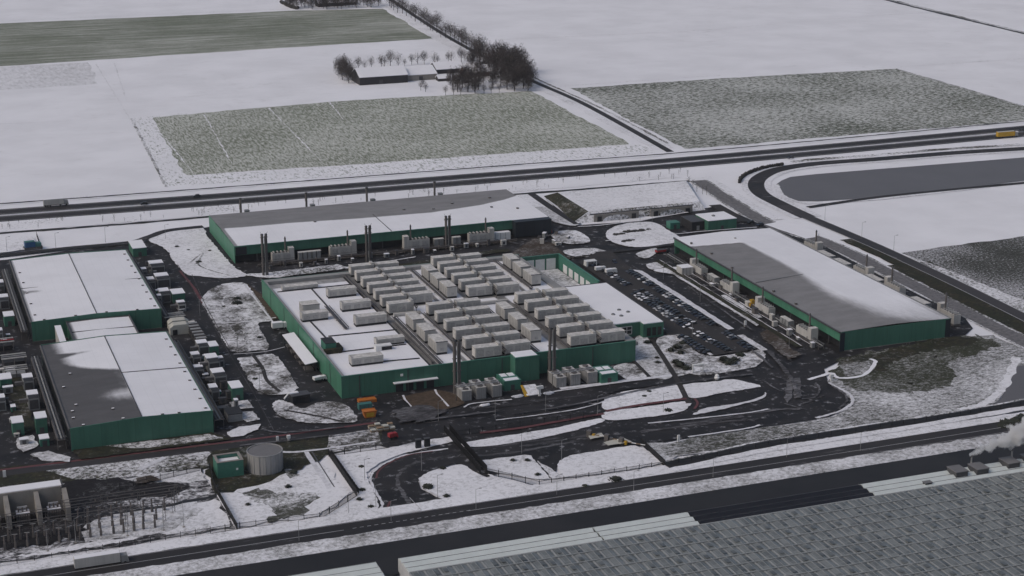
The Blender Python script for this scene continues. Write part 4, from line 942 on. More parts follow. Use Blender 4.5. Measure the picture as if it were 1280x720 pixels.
# side service strips of the left halls (dark pipe galleries along both long walls)
for x0,x1,y0,y1,l in ((104.8,108.4,592,686,'dark pipe gallery along the right wall of the near left hall'),(107.8,110.6,722,820,'dark pipe gallery along the right wall of the far left hall'),(48.6,51.8,592,686,'dark pipe gallery along the left wall of the near left hall'),(48.2,51.2,722,820,'dark pipe gallery along the left wall of the far left hall')):
    t=thing('pipe_gallery',l,'pipe gallery',(x0,y0,0),group='pipe galleries along the left halls')
    b=MB(); b.box(x0,x1,y0,y1,4.2,4.5); b.build('deck',M['darksteel'],t,True)
    for k in range(3):
        b=MB(); b.seg((x0+.5+k*(x1-x0-1)/2,y0,5),(x0+.5+k*(x1-x0-1)/2,y1,5),.32,.32,6); b.build('pipe',M['trim'] if k!=1 else M['grey'],t,True)
    for k in range(9):
        y=y0+1+k*(y1-y0-2)/8; 
        for xx in (x0,x1-.25):
            b=MB(); b.box(xx,xx+.25,y,y+.25,0,4.2); b.build('support',M['darksteel'],t,True)
# chimneys along the far side of the rear hall
for i,x in enumerate((175.5,211,244.5,283)):
    t=thing('exhaust_chimney',f'short dark chimney behind the rear hall roof, {od(i)} from the left','chimney',(x,880,0),group='chimneys behind the rear hall')
    b=MB(); b.cyl(x,880,0,14.2,.6,10); b.build('flue',M['darksteel'],t,True)
    b=MB(); b.cyl(x,880,14.2,14.8,.75,10); b.build('cowl',M['trim'],t,True)
    b=MB(); b.box(x+2,x+4.4,878.5,881,0,8.2); b.build('intake_tower',M['grey'],t,True)
    b=MB(); b.box(x-7,x+2,878.5,881,0,5.5); b.build('enclosure',M['casing'],t,True)
# earth-covered store
t=thing('earth_covered_store','snow-topped earth mound with a dark left slope and a pale arched front wall','storage mound',(385,824,0))
b=MB(); q=[(340,821.5,0),(420,823,0),(440,882,0),(352,884,0),(352,826.5,4.6),(418,826.5,4.6),(432,872,4.6),(352.5,872,4.6)]
b.v=q; b.f=[(4,5,6,7),(1,2,6,5),(2,3,7,6),(0,1,5,4)]; b.m=[0]*4; b.build('snow_cap',M['lawn_white'],t,True)
b=MB(); b.v=[(340.3,821.2,.02),(420,822.4,.02),(418,826.2,4.5),(352,826.2,4.5)]; b.f=[(0,1,2,3)]; b.m=[0]; b.build('front_slope',M['verge_mix'],t,True)
b=MB(); b.v=[(340,821.5,0),(352,826.5,4.6),(352.5,872,4.6),(349,884,0)]; b.f=[(0,1,2,3)]; b.m=[0]; b.build('grass_slope',M['verge_dark'],t,True)
for x0,x1 in ((353,379),(386,411)):
    b=MB(); b.box(x0,x1,820.8,821.4,.1,3.8); w=b.build('retaining_wall',M['concrete'],t,True)
    b=MB(); xm=(x0+x1)/2; b.prism([(xm+8*cos(pi*k/10),0) for k in range(1)] or [],0,0) if False else None
    pr=[(xm-8*cos(pi*k/12)-0, .1+2.9*sin(pi*k/12)) for k in range(13)]; n=13
    b=MB(); b.v=[(x,820.6,z) for x,z in pr]+[(x,820.79,z) for x,z in pr]; b.f=[tuple(range(n))]+[(i,i+n,(i+1)%n+n,(i+1)%n) for i in range(n)]; b.m=[0]*len(b.f); b.build('arch_opening',M['verge_mix'],t,True)
    for xx in (x0+3,x1-3):
        b=MB(); b.box(xx-1.2,xx+1.2,820.4,820.78,.1,2.8); b.build('door',M['dark'],t,True)  # dark panels standing in for small trees before the wall
b=MB(); b.box(351,412,821.5,822.2,3.8,4.3); b.build('coping',M['trim'],t,True)
# ================================================================ VEHICLES
def paint(n,c): return mat('car_paint_'+n,c,.3,.08,.5,spec=.6)
PC={'black':paint('black',(.012,.012,.013)),'dark blue':paint('dark_blue',(.014,.018,.032)),'dark grey':paint('dark_grey',(.05,.05,.055)),'silver':paint('silver',(.33,.33,.34)),'white':paint('white',(.62,.62,.62)),'red':paint('red',(.28,.02,.025))}
CARP={}
def car_proto(col,snow):
    t=thing('parked_car','car','car',(0,-300,0))
    def loft(secs,w0,w1,zt):  # side profile prism with tumblehome
        pass
    b=MB(); L,W=4.4,1.78
    lo=[(0,.35),(0.05,.75),(1.15,.95),(3.7,.98),(4.35,.85),(4.4,.35)]; n=len(lo)
    b.v=[(x-L/2,-W/2,z) for x,z in lo]+[(x-L/2,W/2,z) for x,z in lo]
    b.f=[tuple(range(n)),tuple(range(2*n-1,n-1,-1))]+[(i,i+n,(i+1)%n+n,(i+1)%n) for i in range(n)]; b.m=[0]*len(b.f)
    b.build('body',PC[col],t)
    b=MB(); x0,x1,X0,X1=1.1-L/2,4.1-L/2,1.85-L/2,3.5-L/2
    b.hexa([(x0,-.82,.93),(x1,-.82,.95),(x1,.82,.95),(x0,.82,.93),(X0,-.65,1.45),(X1,-.65,1.47),(X1,.65,1.47),(X0,.65,1.45)]); b.build('windows',M['glass_dark'],t)
    b=MB(); b.box(X0-.05,X1+.05,-.66,.66,1.475,1.53 if not snow else 1.6); b.build('roof',M['snow_clean'] if snow else PC[col],t)
    if snow:
        b=MB(); b.hexa([(.15-L/2,-.75,.8),(1.05-L/2,-.75,.97),(1.05-L/2,.75,.97),(.15-L/2,.75,.8),(.15-L/2,-.7,.86),(1.05-L/2,-.7,1.03),(1.05-L/2,.7,1.03),(.15-L/2,.7,.86)]); b.build('bonnet_snow',M['snow_clean'],t)
    for xx in (.85,3.5):
        for yy in (-.8,.8):
            b=MB(); b.seg((xx-L/2,yy-.1,.32),(xx-L/2,yy+.1,.32),.32,.32,8); b.build('wheel',M['tyre'],t)
    return t
def car(x,y,rz,col,snow,label,group=None):
    k=(col,snow)
    if k not in CARP:
        t=car_proto(col,snow); t.location=(x,y,.45); t.rotation_euler=(0,0,rz); t['label']=label; CARP[k]=t
        if group: t['group']=group
        return t
    t=dup(CARP[k],(x,y,.45),rz,label,group)
    if not group and 'group' in t: del t['group']
    return t
rg=random.Random(21)
def pick():
    c=rg.choices(['black','dark blue','dark grey','silver','white','red'],[34,24,18,10,10,2])[0]
    return c, rg.random()<.10
def carrow(rowname,p0,p1,pitch,rz,skip=.06,px=True,group='cars in the car park'):
    a=G(*p0) if px else p0; c=G(*p1) if px else p1
    L=sqrt((c[0]-a[0])**2+(c[1]-a[1])**2); n=int(L/pitch)+1
    for i in range(n):
        if rg.random()<skip: continue
        t=i*pitch/L; col,sn=pick()
        car(a[0]+(c[0]-a[0])*t+rg.uniform(-.25,.25),a[1]+(c[1]-a[1])*t,rz+rg.uniform(-.03,.03)+(pi if rg.random()<.4 else 0),col,sn,
            f'{col} {"snow-topped " if sn else ""}car, {od(i)} space from far end, {rowname}',group)
carrow('long right row',(331.2,726),(331.2,637),2.75,0,.05,False)
carrow('short right row near the junction',(331.2,626),(331.2,603),2.75,0,.05,False)
carrow('row beside the courtyard wall',(744,334),(786,360),2.75,.1)
carrow('row beside the office wing',(794,370),(859,412),2.6,.1,.03); carrow('outer row facing the office wing',(801,366.5),(868,409),2.6,.1,.22)
carrow('second row from the patchy lawn',(872,420),(914,443),2.7,.1,.0)
carrow('row beside the patchy lawn',(853,424),(884,444),2.7,.1,.0)
def vehicle_box(lab,x,y,rz,L,W,Hh,m,cat,name,cabm='white',cab=2.2,top='snow_clean',z=.45):
    """box lorry or van with cab, load box and wheels; faces +X"""
    t=thing(name,lab,cat,(x,y,z),rz)
    b=MB(); b.box(0,L-cab-.25,-W/2,W/2,.95,Hh); b.build('load_box',M[m],t)
    b=MB(); b.box(.1,L-cab-.35,-W/2+.1,W/2-.1,Hh,Hh+.08); b.build('load_box_roof',M[top],t)
    b=MB(); b.hexa([(L-cab,-W/2+.05,.5),(L,-W/2+.05,.5),(L,W/2-.05,.5),(L-cab,W/2-.05,.5),(L-cab,-W/2+.1,min(Hh,2.9)),(L-.45,-W/2+.1,min(Hh,2.9)),(L-.45,W/2-.1,min(Hh,2.9)),(L-cab,W/2-.1,min(Hh,2.9))]); k=b.build('cab',M[cabm],t)
    b=MB(); b.hexa([(L-.33,-W/2+.15,1.45),(L-.2,-W/2+.15,1.45),(L-.2,W/2-.15,1.45),(L-.33,W/2-.15,1.45),(L-.55,-W/2+.2,2.4),(L-.42,-W/2+.2,2.4),(L-.42,W/2-.2,2.4),(L-.55,W/2-.2,2.4)]); b.build('windscreen',M['glass_dark'],t)
    b=MB(); b.box(0,L-.2,-W/2+.35,W/2-.35,.55,.9); b.build('chassis',M['tyre'],t)
    ws=[.9,2.2,L-cab*.7] if L<9 else [.9,2.2,3.5,L-4.5,L-1.3]
    for xx in ws:
        for yy in (-W/2+.15,W/2-.15):
            b=MB(); b.seg((xx,yy-.14,.5),(xx,yy+.14,.5),.5,.5,8); b.build('wheel',M['tyre'],t)
    return t
vehicle_box('long pale articulated lorry driving on the front road, bottom left',42.5,493.2,-.003,16.3,2.55,4.0,'casing','lorry','articulated_lorry','grey',2.4)
vehicle_box('pale lorry with snowy trailer on the motorway at the far left',81.5,956,.0,13.5,2.6,4.0,'casing','lorry','articulated_lorry','grey',2.4)
vehicle_box('yellow-orange lorry on the motorway at the right picture edge',682,925.5,-.03,15.5,2.6,3.9,'yellow','lorry','articulated_lorry','grey',2.4,top='beige')
g=G(340,413.5); vehicle_box('white box van parked by the left wall of the central hall',g[0],g[1],0,7.2,2.5,3.2,'white','van','delivery_van')
g=G(392,479); vehicle_box('white pickup truck below the long white canopy',g[0],g[1],.2,5.6,2.1,2.0,'white','pickup','pickup_truck','white',1.8)
g=G(744,341); vehicle_box('white van in the far corner of the car park, left one',g[0],g[1],.0,5.6,2.1,2.4,'white','van','white_van')
g=G(757,344); vehicle_box('white van in the far corner of the car park, right one',g[0],g[1],.05,5.9,2.1,2.5,'white','van','white_van')
g=G(678,295); vehicle_box('red van on the apron beside the dark end panel of the rear hall',g[0],g[1],.3,5.8,2.2,2.5,'redp','van','red_van','redp')
g=G(820,318.5); vehicle_box('red lorry on the lane north of the right hall',g[0],g[1],.12,7.5,2.3,1.9,'redp','lorry','red_lorry','trim',2.0,'trim')
g=G(486,551); vehicle_box('small red machine by the gate south of the stacked pallets',g[0],g[1],.2,3.6,1.8,2.3,'redp','machine','red_machine','redp',1.4,'redp')
for (px,py),c,l in (((180,256.5),'black','black car on the motorway above the far left hall'),((988,199),'dark blue','dark car on the motorway above the loop road'),((246,247),'dark grey','dark car on the far carriageway left of centre'),((1276,165),'dark grey','dark car ahead of the yellow-orange lorry')):
    g=G(px,py); car(g[0],g[1],0,c,False,l)
for (px,py),c,l,rz in (((660,287),'white','white car parked beside the rear hall end wall',.9),((655,281),'dark grey','dark grey car parked beside the rear hall end wall',.9),((668,292),'silver','silver car in front of the red van near the rear hall',.2),((938,280),'black','black car on the lane right of the small green building',.3),((950,283),'dark blue','dark blue car at the end of the lane beside the ditch',.3),((768,330),'dark blue','dark blue car under the white carport at the car park entrance',1.4)):
    g=G(px,py); car(g[0],g[1],rz,c,c=='white',l)
# yellow machine left of the right hall
g=G(941,385); t=thing('forklift','yellow handling machine beside a generator left of the right hall','machine',(g[0],g[1],.4))
for nm,q,m in (('body',(-2,2,-1.2,1.2,.7,2.2),'yellow'),('cab',(-1.2,.4,-1.0,1.0,2.2,3.6),'yellow'),('mast',(2.0,2.4,-1,1,.3,4.4),'yellow'),('fork',(2.4,3.8,-.7,.7,.3,.45),'darksteel')):
    b=MB(); b.box(*q); b.build(nm,M[m],t)
for xx in (-1.4,1.4):
    for yy in (-1.1,1.1):
        b=MB(); b.seg((xx,yy-.15,.6),(xx,yy+.15,.6),.6,.6,10); b.build('wheel',M['tyre'],t)
# ================================================================ YARD CLUTTER
g=G(455,524.5); t=thing('skip','orange waste skip at the front left corner of the central hall','skip',(g[0],g[1],.4))
b=MB(); b.hexa([(.6,0,0),(4.4,0,0),(4.4,3.2,0),(.6,3.2,0),(0,0,2.4),(5,0,2.4),(5,3.2,2.4),(0,3.2,2.4)]); b.build('body',M['orange'],t)
b=MB(); b.box(-.1,5.1,-.1,.12,2.4,2.6); b.box(-.1,5.1,3.1,3.3,2.4,2.6); b.build('rim',M['orange'],t)
b=MB(); b.box(1,4,-.1,-.003,.4,2.0); b.build('rib',M['yellow'],t)
g=G(449,514); container('teal container behind the orange skip',g[0],g[1],5.2,2.5,2.4,'tealbox',top='tealbox')
g=G(449,506); container('low rusty orange container against the hall wall',g[0],g[1],7,3,1.4,'orange',top='orange')
g=G(464,542); 
for i in range(4):
    for j in range(2):
        t=thing('pallet_stack',f'stack of timber and boards by the gate, {od(i)} from left, {("front","rear")[j]} row','pallets',(g[0]+i*2.4,g[1]+j*2.8,.4),group='stacks of boards by the gate')
        for k in range(2+(i+j)%3):
            b=MB(); b.box(0,2,0,1.6,k*.5,k*.5+.38); b.build('pallet',M['wood'] if k%2==0 else M['beige'],t)
def totem(lab,px,py,w,h,cap=0,name='sign_post'):
    g=G(px,py); t=thing(name,lab,'sign',(g[0],g[1],.35))
    b=MB(); b.box(-w/2,w/2,-.25,.25,0,h); b.build('post',M['white'],t)
    if cap:
        b=MB(); b.box(-cap/2,cap/2,-.5,.5,h,h+1.1); b.build('head',M['white'],t)
    b=MB(); b.box(-w/2-.15,w/2+.15,-.4,.4,0,.15); b.build('foot',M['concrete'],t)
totem('white T-shaped post in front of the green stair block',674.5,496,.8,3.0,2.8); totem('white slab sign on the slope by the entrance road',848,554,.9,2.8); totem('white post beside the cycle lane behind the round tank',347,553,.9,2.0)
totem('white post by the left picture edge above the substation',6,597.5,1.0,2.4); totem('small white post right of the round tank',361,552,.7,1.0,1.2); totem('white slab post at the end of the snow strip left of the right hall',931.5,409,1.0,2.6)
totem('white post at the start of the snowy channel beside the crossroads',1039,477,.9,1.6,1.6)
g=G(866,468); t=thing('entrance_portal','white snow-topped entrance portal at the path by the patchy lawn','portal',(g[0],g[1],.35))
for nm,q in (('beam',(0,4.6,-.4,.8,3.2,3.7)),('post',(4.2,4.6,-.35,.05,0,3.2)),('post',(0,.4,.3,.7,0,3.2))):
    b=MB(); b.box(*q); b.build(nm,M['white'],t)
g=G(896,476); t=thing('garden_fountain','white ornament with a dark base on the tapered snow island','ornament',(g[0],g[1],.35))
b=MB(); b.lathe(0,0,[(2.0,0),(2.2,.3),(1.2,.5)],12); b.build('base',M['dark'],t)
b=MB(); b.lathe(0,0,[(.9,.5),(1.1,1.2),(.7,1.6),(.9,2.0),(.2,2.5)],12); b.build('figure',M['white'],t)
g=G(733,336); t=thing('carport','white carport at the car park entrance','carport',(g[0],g[1],.35))
for nm,q in (('roof',(0,5.6,0,3.4,2.9,3.2)),('wall',(0,.9,0,3.4,0,2.9)),('post',(5.2,5.5,.1,.4,0,2.9)),('post',(5.2,5.5,3,3.3,0,2.9))):
    b=MB(); b.box(*q); b.build(nm,M['white'],t)
g=G(366,507); t=thing('gatehouse','small dark gatehouse with snow on its roof edge, left of the orange skip','gatehouse',(g[0],g[1],.35),.1)
for nm,q,m in (('wall',(0,7,0,4,0,3.2),'dark'),('roof',(-.3,7.3,-.3,4.3,3.2,3.4),'trim'),('roof_snow',(-.2,3.4,2.4,4.2,3.4,3.75),'snow_clean'),('window',(1,6,-.08,-.003,1.2,2.5),'glass_dark')):
    b=MB(); b.box(*q); b.build(nm,M[m],t)
b=MB(); b.bar((0,3.6,3.7),(-2.6,2.0,2.2),.5); b.build('barrier_arm',M['white'],t)
for (px,py),l in (((607,508),'low rubble heap of snow by the kerb, left silver coolers'),((647,497),'low rubble heap of snow left of the yellow wedge'),((686,493),'low rubble heap of snow right of the white T-shaped post')):
    g=G(px,py); b=MB(); b.blob(0,0,.1,2.4,1.0,.7,int(px)); o=b.build('snow_heap',M['kerbsnow']); o.location=(g[0],g[1],.35); tag(o,l,'snow heap')
g=G(656,497); t=thing('ramp_wedge','yellow-sided ramp with a bluish snow-covered top beside the stair block','ramp',(g[0],g[1],.35))
b=MB(); b.v=[(0,0,0),(1.8,0,0),(1.0,5,3.0),(0,5,3.0),(0,0,.1)]; b.f=[(0,1,2,3)]; b.m=[0]; b.build('side_panel',M['yellow'],t)
b=MB(); b.hexa([(1.2,.3,0),(7.2,.3,0),(7.2,5.5,0),(1.2,5.5,0),(1.0,.3,.3),(7,.3,.3),(6.4,5.5,2.6),(.6,5.5,2.6)]); b.build('ramp_deck',M['lawn_white'],t)
for (px,py),l in (((523,561),'left dark gate pier on the south fence'),((534,559.5),'right dark gate pier on the south fence')):
    g=G(px,py); t=thing('gate_pier',l,'gate pier',(g[0],g[1],.35)); 
    b=MB(); b.box(-1,1,-.6,.6,0,3.2); b.build('pier',M['dark'],t); b=MB(); b.box(-1.1,1.1,-.7,.7,3.2,3.4); b.build('cap',M['trim'],t)
# road barriers at the entrance control
for i,((px,py),L,rz,l) in enumerate((((742,548),7,.2,'first'),((764,553),7,.2,'second'),((782,557),7,.2,'third'))):
    g=G(px,py); t=thing('barrier_gate',f'{l} striped lifting barrier from the left at the entrance control','barrier',(g[0],g[1],.4),rz-1.0)
    b=MB(); b.box(-.5,.5,-.5,.5,0,1.4); b.build('cabinet',M['yellow'] if i!=1 else M['darksteel'],t)
    for k in range(4):
        b=MB(); b.box(.5+k*L/4,.5+(k+1)*L/4,-.12,.12,1.0,1.25); b.build('arm_section',M['white'] if k%2 else M['wood'],t)
    b=MB(); b.box(-2.5,-.9,-.9,.9,0,2.4); b.build('booth',M['darksteel'],t)
for pg in ([(735,549),(752,545),(756,549),(738,553)],[(754,557),(778,551),(790,556),(760,561)]): sheet('traffic_island',pg,'beige',rough=.2,step=2)
# ================================================================ FENCES
postm=None
def fence(lab,path,h=2.4,bar=.30,post=5.0,px=True,name='security_fence'):
    global postm
    pts=[G(*p) for p in path] if px else path
    t=thing(name,lab,'fence',(pts[0][0],pts[0][1],.1),group='black security fences')
    b=MB(); rl=MB()
    for a,c in zip(pts,pts[1:]):
        L=sqrt((c[0]-a[0])**2+(c[1]-a[1])**2); an=math.atan2(c[1]-a[1],c[0]-a[0]); n=max(1,int(L/bar))
        for k in range(n):
            f=(k+.5)/n; b.obox(a[0]+(c[0]-a[0])*f,a[1]+(c[1]-a[1])*f,.15,.06,.07,h-.15,an)
        for z in (.3,h-.25): rl.bar((a[0],a[1],.1+z),(c[0],c[1],.1+z),.10)
        m=max(1,int(round(L/post)))
        for k in range(m):
            f=k/m
            if postm is None:
                q=MB(); q.box(-.09,.09,-.09,.09,0,h+.25); o=q.build('post',M['fence'],t); postm=o
            else:
                o=postm.copy(); C.objects.link(o); o.parent=t
            o.location=(a[0]+(c[0]-a[0])*f-pts[0][0],a[1]+(c[1]-a[1])*f-pts[0][1],0); o.rotation_euler=(0,0,an)
    b.build('bar_panel',M['fence'],t,True); rl.build('rail',M['fence'],t,True)
    return t
fence('long black fence along the front of the substation and tank field',[(-30,717),(0,712),(150,687),(300,662),(400,650),(446,621)])
fence('dense black fence from the kinked corner back past the snow field',[(446,621),(411,570)],2.8,.12,2.5); fence('second strand of the dense fence at the kinked corner',[(448.5,619),(413.5,569.5)],2.6,.14,2.5)
fence('black fence from the corner by the dark earth to the gate piers',[(411,571),(470,563),(517,556)])
fence('black fence between the red cycle lane and the snow strip in front of the hall',[(570,546),(620,539),(680,530),(745,522)])
fence('thick black gate fence crossing the entrance road, left strand',[(555,540),(601,593)],3.0,.16,2.5); fence('thick black gate fence crossing the entrance road, right strand',[(562,539),(609,592)],3.0,.16,2.5)
fence('black fence around the left snow islands beside the entrance road',[(607,593),(640,600),(674,609.5),(720,602),(830,584.5)])
fence('dense black fence ending at the right snow island',[(801,556),(831,584)],2.8,.11,2.5)
fence('black fence along the ditch right of the entrance, facing the front road',[(832,585),(880,577),(960,560),(1100,538),(1200,523),(1300,505)])
fence('dense black fence between substation and tank field',[(262,585),(268,612),(297,664)],2.8,.11,2.5); fence('low dense black fence behind the substation snow',[(150,613),(250,589)],2.0,.3,5)
fence('thin fence along the far side of the left yard',[(46,296),(52,313)],2.0,.4,4)
# ================================================================ LAMPS
lampp=None; nl=0
def lamp(px,py,h=8.0,lab=''):
    global lampp
    g=G(px,py)
    if lampp is None:
        t=thing('street_lamp',lab,'street lamp',(g[0],g[1],0),group='slim grey street lamps')
        b=MB(); b.cyl(0,0,0,h,.10,6,0,.06); b.build('pole',M['steel'],t)
        b=MB(); b.bar((0,0,h),(1.4,0,h+.25),.09); b.build('arm',M['steel'],t)
        b=MB(); b.box(1.2,2.0,-.16,.16,h+.15,h+.32); b.build('lamp_head',M['grey'],t)
        lampp=t
    else: t=dup(lampp,(g[0],g[1],0),None,lab)
    return t
for (px,py),l in (((456,602),'on the white verge left of the entrance bend'),((436,645),'in front of the kinked fence corner'),((374,680),'at the front road left of the entrance'),((470,635),'at the left kerb of the entrance mouth'),((489,655),'in the middle of the entrance mouth'),((547,622),'on the rounded snow island right of the entrance'),
  ((527,590),'inside the entrance bend'),((595,640),'at the front road right of the entrance'),((652,568),'behind the left four-sided snow island'),((702,577),'between the two fenced snow islands'),((696,622),'at the front road below the fenced snow islands'),((891,600),'at the front road right of the snow islands'),((792,617),'at the front road near the dark bush'),
  ((983,575),'at the front road, before the white greenhouse roof'),((1075,567),'at the front road above the white greenhouse roof'),((829,517),'on the lower snow strip by the cycle path'),((747,520),'beside the red cycle lane, right end'),((682,515),'in the loading yard below the T-shaped post'),((619,525),'in the loading yard below the left silver coolers'),((548,527),'in the loading yard near the gate fence'),
  ((1031,275),'at the junction above the right hall'),((1077,297),'along the right road beside the white field, near the junction'),((1117,314),'along the right road at the ploughed field corner'),((9,316),'in the white yard at the far left'),((70,311),'in the white yard, second from the left edge'),((132,303),'in the white yard behind the far left hall'),((301,268),'behind the left end of the rear hall'),
  ((207,300),'on the white garden by the far green cabin'),((250,396),'beside the left lane, near the covered machines'),((297,437),'beside the left lane, at the lower end of the upper garden'),((325,488),'at the lower tip of the second garden'),((775,283),'on the oval white island, left'),((800,282),'on the oval white island, middle'),((815,283),'on the oval white island, right'),((865,424),'in the car park by the front row'),((829,350),'beside the lane left of the right hall generators'),((875,378),'beside the snow strip left of the right hall'),((986,440),'at the corner of the right hall crossroads')):
    lamp(px,py,8.0,'slim grey street lamp '+l)
# ================================================================ SHRUBS, HEDGES, SAPLINGS
shr=None
def shrub(px,py,s,lab,grp):
    global shr
    g=G(px,py)
    if shr is None:
        b=MB(); r=random.Random(3)
        for k in range(90):
            a=r.uniform(0,6.28); q=r.random()**.5; z=r.uniform(.1,1)*sqrt(max(0,1-q*q*.8)); x,y=q*cos(a),q*sin(a); s_=r.uniform(.16,.34)
            b.quad([(x-s_,y,z-s_*.5),(x+s_*.5,y+s_,z),(x+s_,y-s_*.3,z+s_*.6)])
        b.blob(0,0,.35,.7,.7,.5,5)
        shr=b.build('shrub',M['bush']); o=shr
    else: o=shr.copy(); C.objects.link(o)
    o.location=(g[0],g[1],.3); o.scale=(s,s,s*.75); o.rotation_euler=(0,0,px%6); tag(o,lab,'shrub',grp); return o
for (px,py),s in (((221,310),1.4),((236,314),1),((262,315),1.3),((249,329),1.6),((246,331),1),((297,375),1.8),((297,381),2.4),((280,385),1.3),((278,376),1.1),((324,424),1.4),((322,460),1.2),((319,476),1.3)):
    shrub(px,py,s,'low dark evergreen shrub on the white gardens along the left lane','shrubs in the left gardens')
for (px,py),s in (((452,585),1),((453,614),1.2),((449,626),1.3),((464,635),1),((367,592),1.4),((360,610),1.2),((310,632),1),((554,587),1.1),((558,622),1.2),((535,611),1.8),((641,577),1.2),((659,577),1.2),((672,595),1.1),((836,515),1.5),((806,497),1),((812,491),1)):
    shrub(px,py,s,'small dark shrub on the snowy lawns near the entrance road','shrubs on the entrance lawns')
for (px,py),s in (((821,449),1.3),((822,455),1.4),((809,430),1.9),((838,440),2.2),((845,436),2.2),((850,443),2.0),((857,427),1.6),((853,431),1.5),((850,459),3),((845,455),2.4),((858,463),2.2),((905,452),2.8),((912,456),2.8),((918,452),2.2),((926,446),2),((862,424),1.4),((868,430),1.6)):
    shrub(px,py,s,'dark bush on the patchy lawn between the hall corner and the car park','bushes on the patchy lawn')
g=[(772,299),(771,612)]
b=MB()
shrub(771,603,2.6,'dark bush on the verge of the front road below the fence','bush by the front road'); shrub(731,611,1.8,'low bush with pale leaves at the kerb left of the dark bush','bush by the front road')
for k,((px,py),s) in enumerate((((1262,533),3.2),((1270,530),3.4),((1278,527),3.2),((1255,537),2.4))): shrub(px,py,s,'dark bush at the right end of the front road, below the steam','bushes by the steam')
def hedge(lab,path,w,h,px=True,m='hedge'):
    pts=[G(*p) for p in path]; pts=cr(pts,5) if len(pts)>2 else pts
    b=MB(); r=random.Random(len(lab))
    for a,c in zip(pts,pts[1:]):
        L=sqrt((c[0]-a[0])**2+(c[1]-a[1])**2); n=max(2,int(L/1.1))
        for k in range(n):
            f=(k+r.uniform(0,.9))/n; b.blob(a[0]+(c[0]-a[0])*f+r.uniform(-.2,.2),a[1]+(c[1]-a[1])*f+r.uniform(-.2,.2),h*.45,w*r.uniform(.5,.75),w*r.uniform(.5,.75),h*r.uniform(.45,.7),r.randint(0,999),0,7,4,.35)
    o=b.build('hedge',M[m]); tag(o,lab,'hedge'); return o
hedge('curved dark hedge on the outside of the loop road',[(924,229),(930,221),(952,212),(979,207)],1.6,2.2)
hedge('dark clipped hedge block on the oval island, left one',[(768,295.5),(782,294)],2.6,1.4); hedge('dark clipped hedge block on the oval island, top middle',[(783,292),(804,290)],3.0,1.6); hedge('dark clipped hedge block on the oval island, lower one',[(778,304),(792,302)],2.8,1.3); hedge('small dark clipped hedge on the oval island, right one',[(807,289),(814,288.5)],1.8,1.3)
hedge('dark hedge by the courtyard end of the car park',[(712,325),(740,321)],1.6,1.4); hedge('dark shrub row along the lane behind the central hall',[(500,310),(545,305)],1.0,.8)
sap=None; r=random.Random(5)
for i in range(95):
    px=r.uniform(0,860); py=pl([(0,284),(300,260),(640,234),(860,216.5)],px)+r.uniform(-5,6); g=G(px,py)
    if sap is None:
        b=MB(); b.bar((0,0,0),(0,0,3.4),.12,0,.04)
        for k in range(9):
            a=k*2.4; z=1.2+k*.24; b.bar((0,0,z),(cos(a)*.7,sin(a)*.7,z+.8),.07,0,.02)
        sap=b.build('sapling',M['twig']); o=sap
    else: o=sap.copy(); C.objects.link(o)
    s=r.uniform(.5,1.15); o.location=(g[0],g[1],.1); o.scale=(s*1.2,s*1.2,s); o.rotation_euler=(0,0,r.uniform(0,6)); tag(o,'thin bare sapling on the snowy strip beside the motorway','sapling','saplings along the motorway')
for (px,py) in ((861,232),(866,236),(871,240),(878,243),(883,244)):
    g=G(px,py); o=sap.copy(); C.objects.link(o); o.location=(g[0],g[1],.1); o.scale=(1.6,1.6,1.5); tag(o,'dark young tree beside the ditch at the far corner of the mound','sapling','young trees beside the ditch')
# ================================================================ TREES
def tree_proto(seed,h,cw,dense,name='bare_tree',tz=.25):
    r=random.Random(seed); t=thing(name,'tree','tree',(0,-400,0))
    b=MB(); b.tube([(0,0,0),(.1,.05,h*.3),(.0,.1,h*.62),(.1,0,h*.9)],.32*h/14,6,0,.05)
    limbs=[]
    for k in range(9):
        a=k*2.4+r.uniform(-.4,.4); z=h*r.uniform(tz,.62); q=cw*r.uniform(.45,.85); e=(cos(a)*q,sin(a)*q,min(h*.95,z+h*r.uniform(.18,.36)))
        m_=(e[0]*.45,e[1]*.45,z+(e[2]-z)*.35); b.seg((0,0,z),m_,.13*h/14,.08*h/14,4); b.seg(m_,e,.08*h/14,.025,4); limbs.append((m_,e))
    b.build('trunk',M['bark'],t)
    b=MB(); cz=h*(tz+1)/2; rz_=h*(1-tz)/2
    for k in range(dense):
        a=r.uniform(0,6.283); u=r.uniform(-1,1); q=r.random()**.42; lump=1+.22*sin(3*a+seed)+.15*sin(5*u+a*2)
        x=cos(a)*sqrt(1-u*u)*q*cw*lump; y=sin(a)*sqrt(1-u*u)*q*cw*lump; z=cz+u*q*rz_*lump
        L=r.uniform(.7,1.7)*h/14; dx,dy,dz=x*.12+r.uniform(-.6,.6),y*.12+r.uniform(-.6,.6),r.uniform(.1,1.1); l=sqrt(dx*dx+dy*dy+dz*dz); dx,dy,dz=dx/l*L,dy/l*L,dz/l*L
        w_=r.uniform(.05,.12)*h/14; c_=r.uniform(0,6.28)
        b.quad([(x-w_*cos(c_),y-w_*sin(c_),z),(x+w_*cos(c_),y+w_*sin(c_),z),(x+dx,y+dy,z+dz)])
        if k%2==0: b.quad([(x+dx*.4,y+dy*.4,z+dz*.4-w_),(x+dx*.4,y+dy*.4,z+dz*.4+w_),(x+dx*.4+dy*.6,y+dy*.4-dx*.6,z+dz*.9)])
    b.build('crown',M['twig'],t)
    return t
TP=[tree_proto(1,13,4.2,700),tree_proto(2,15,4.8,900),tree_proto(4,12,3.6,520)]
BIG=[tree_proto(11,21,7.0,2200,tz=.12),tree_proto(12,18,6.2,1900,tz=.08)]
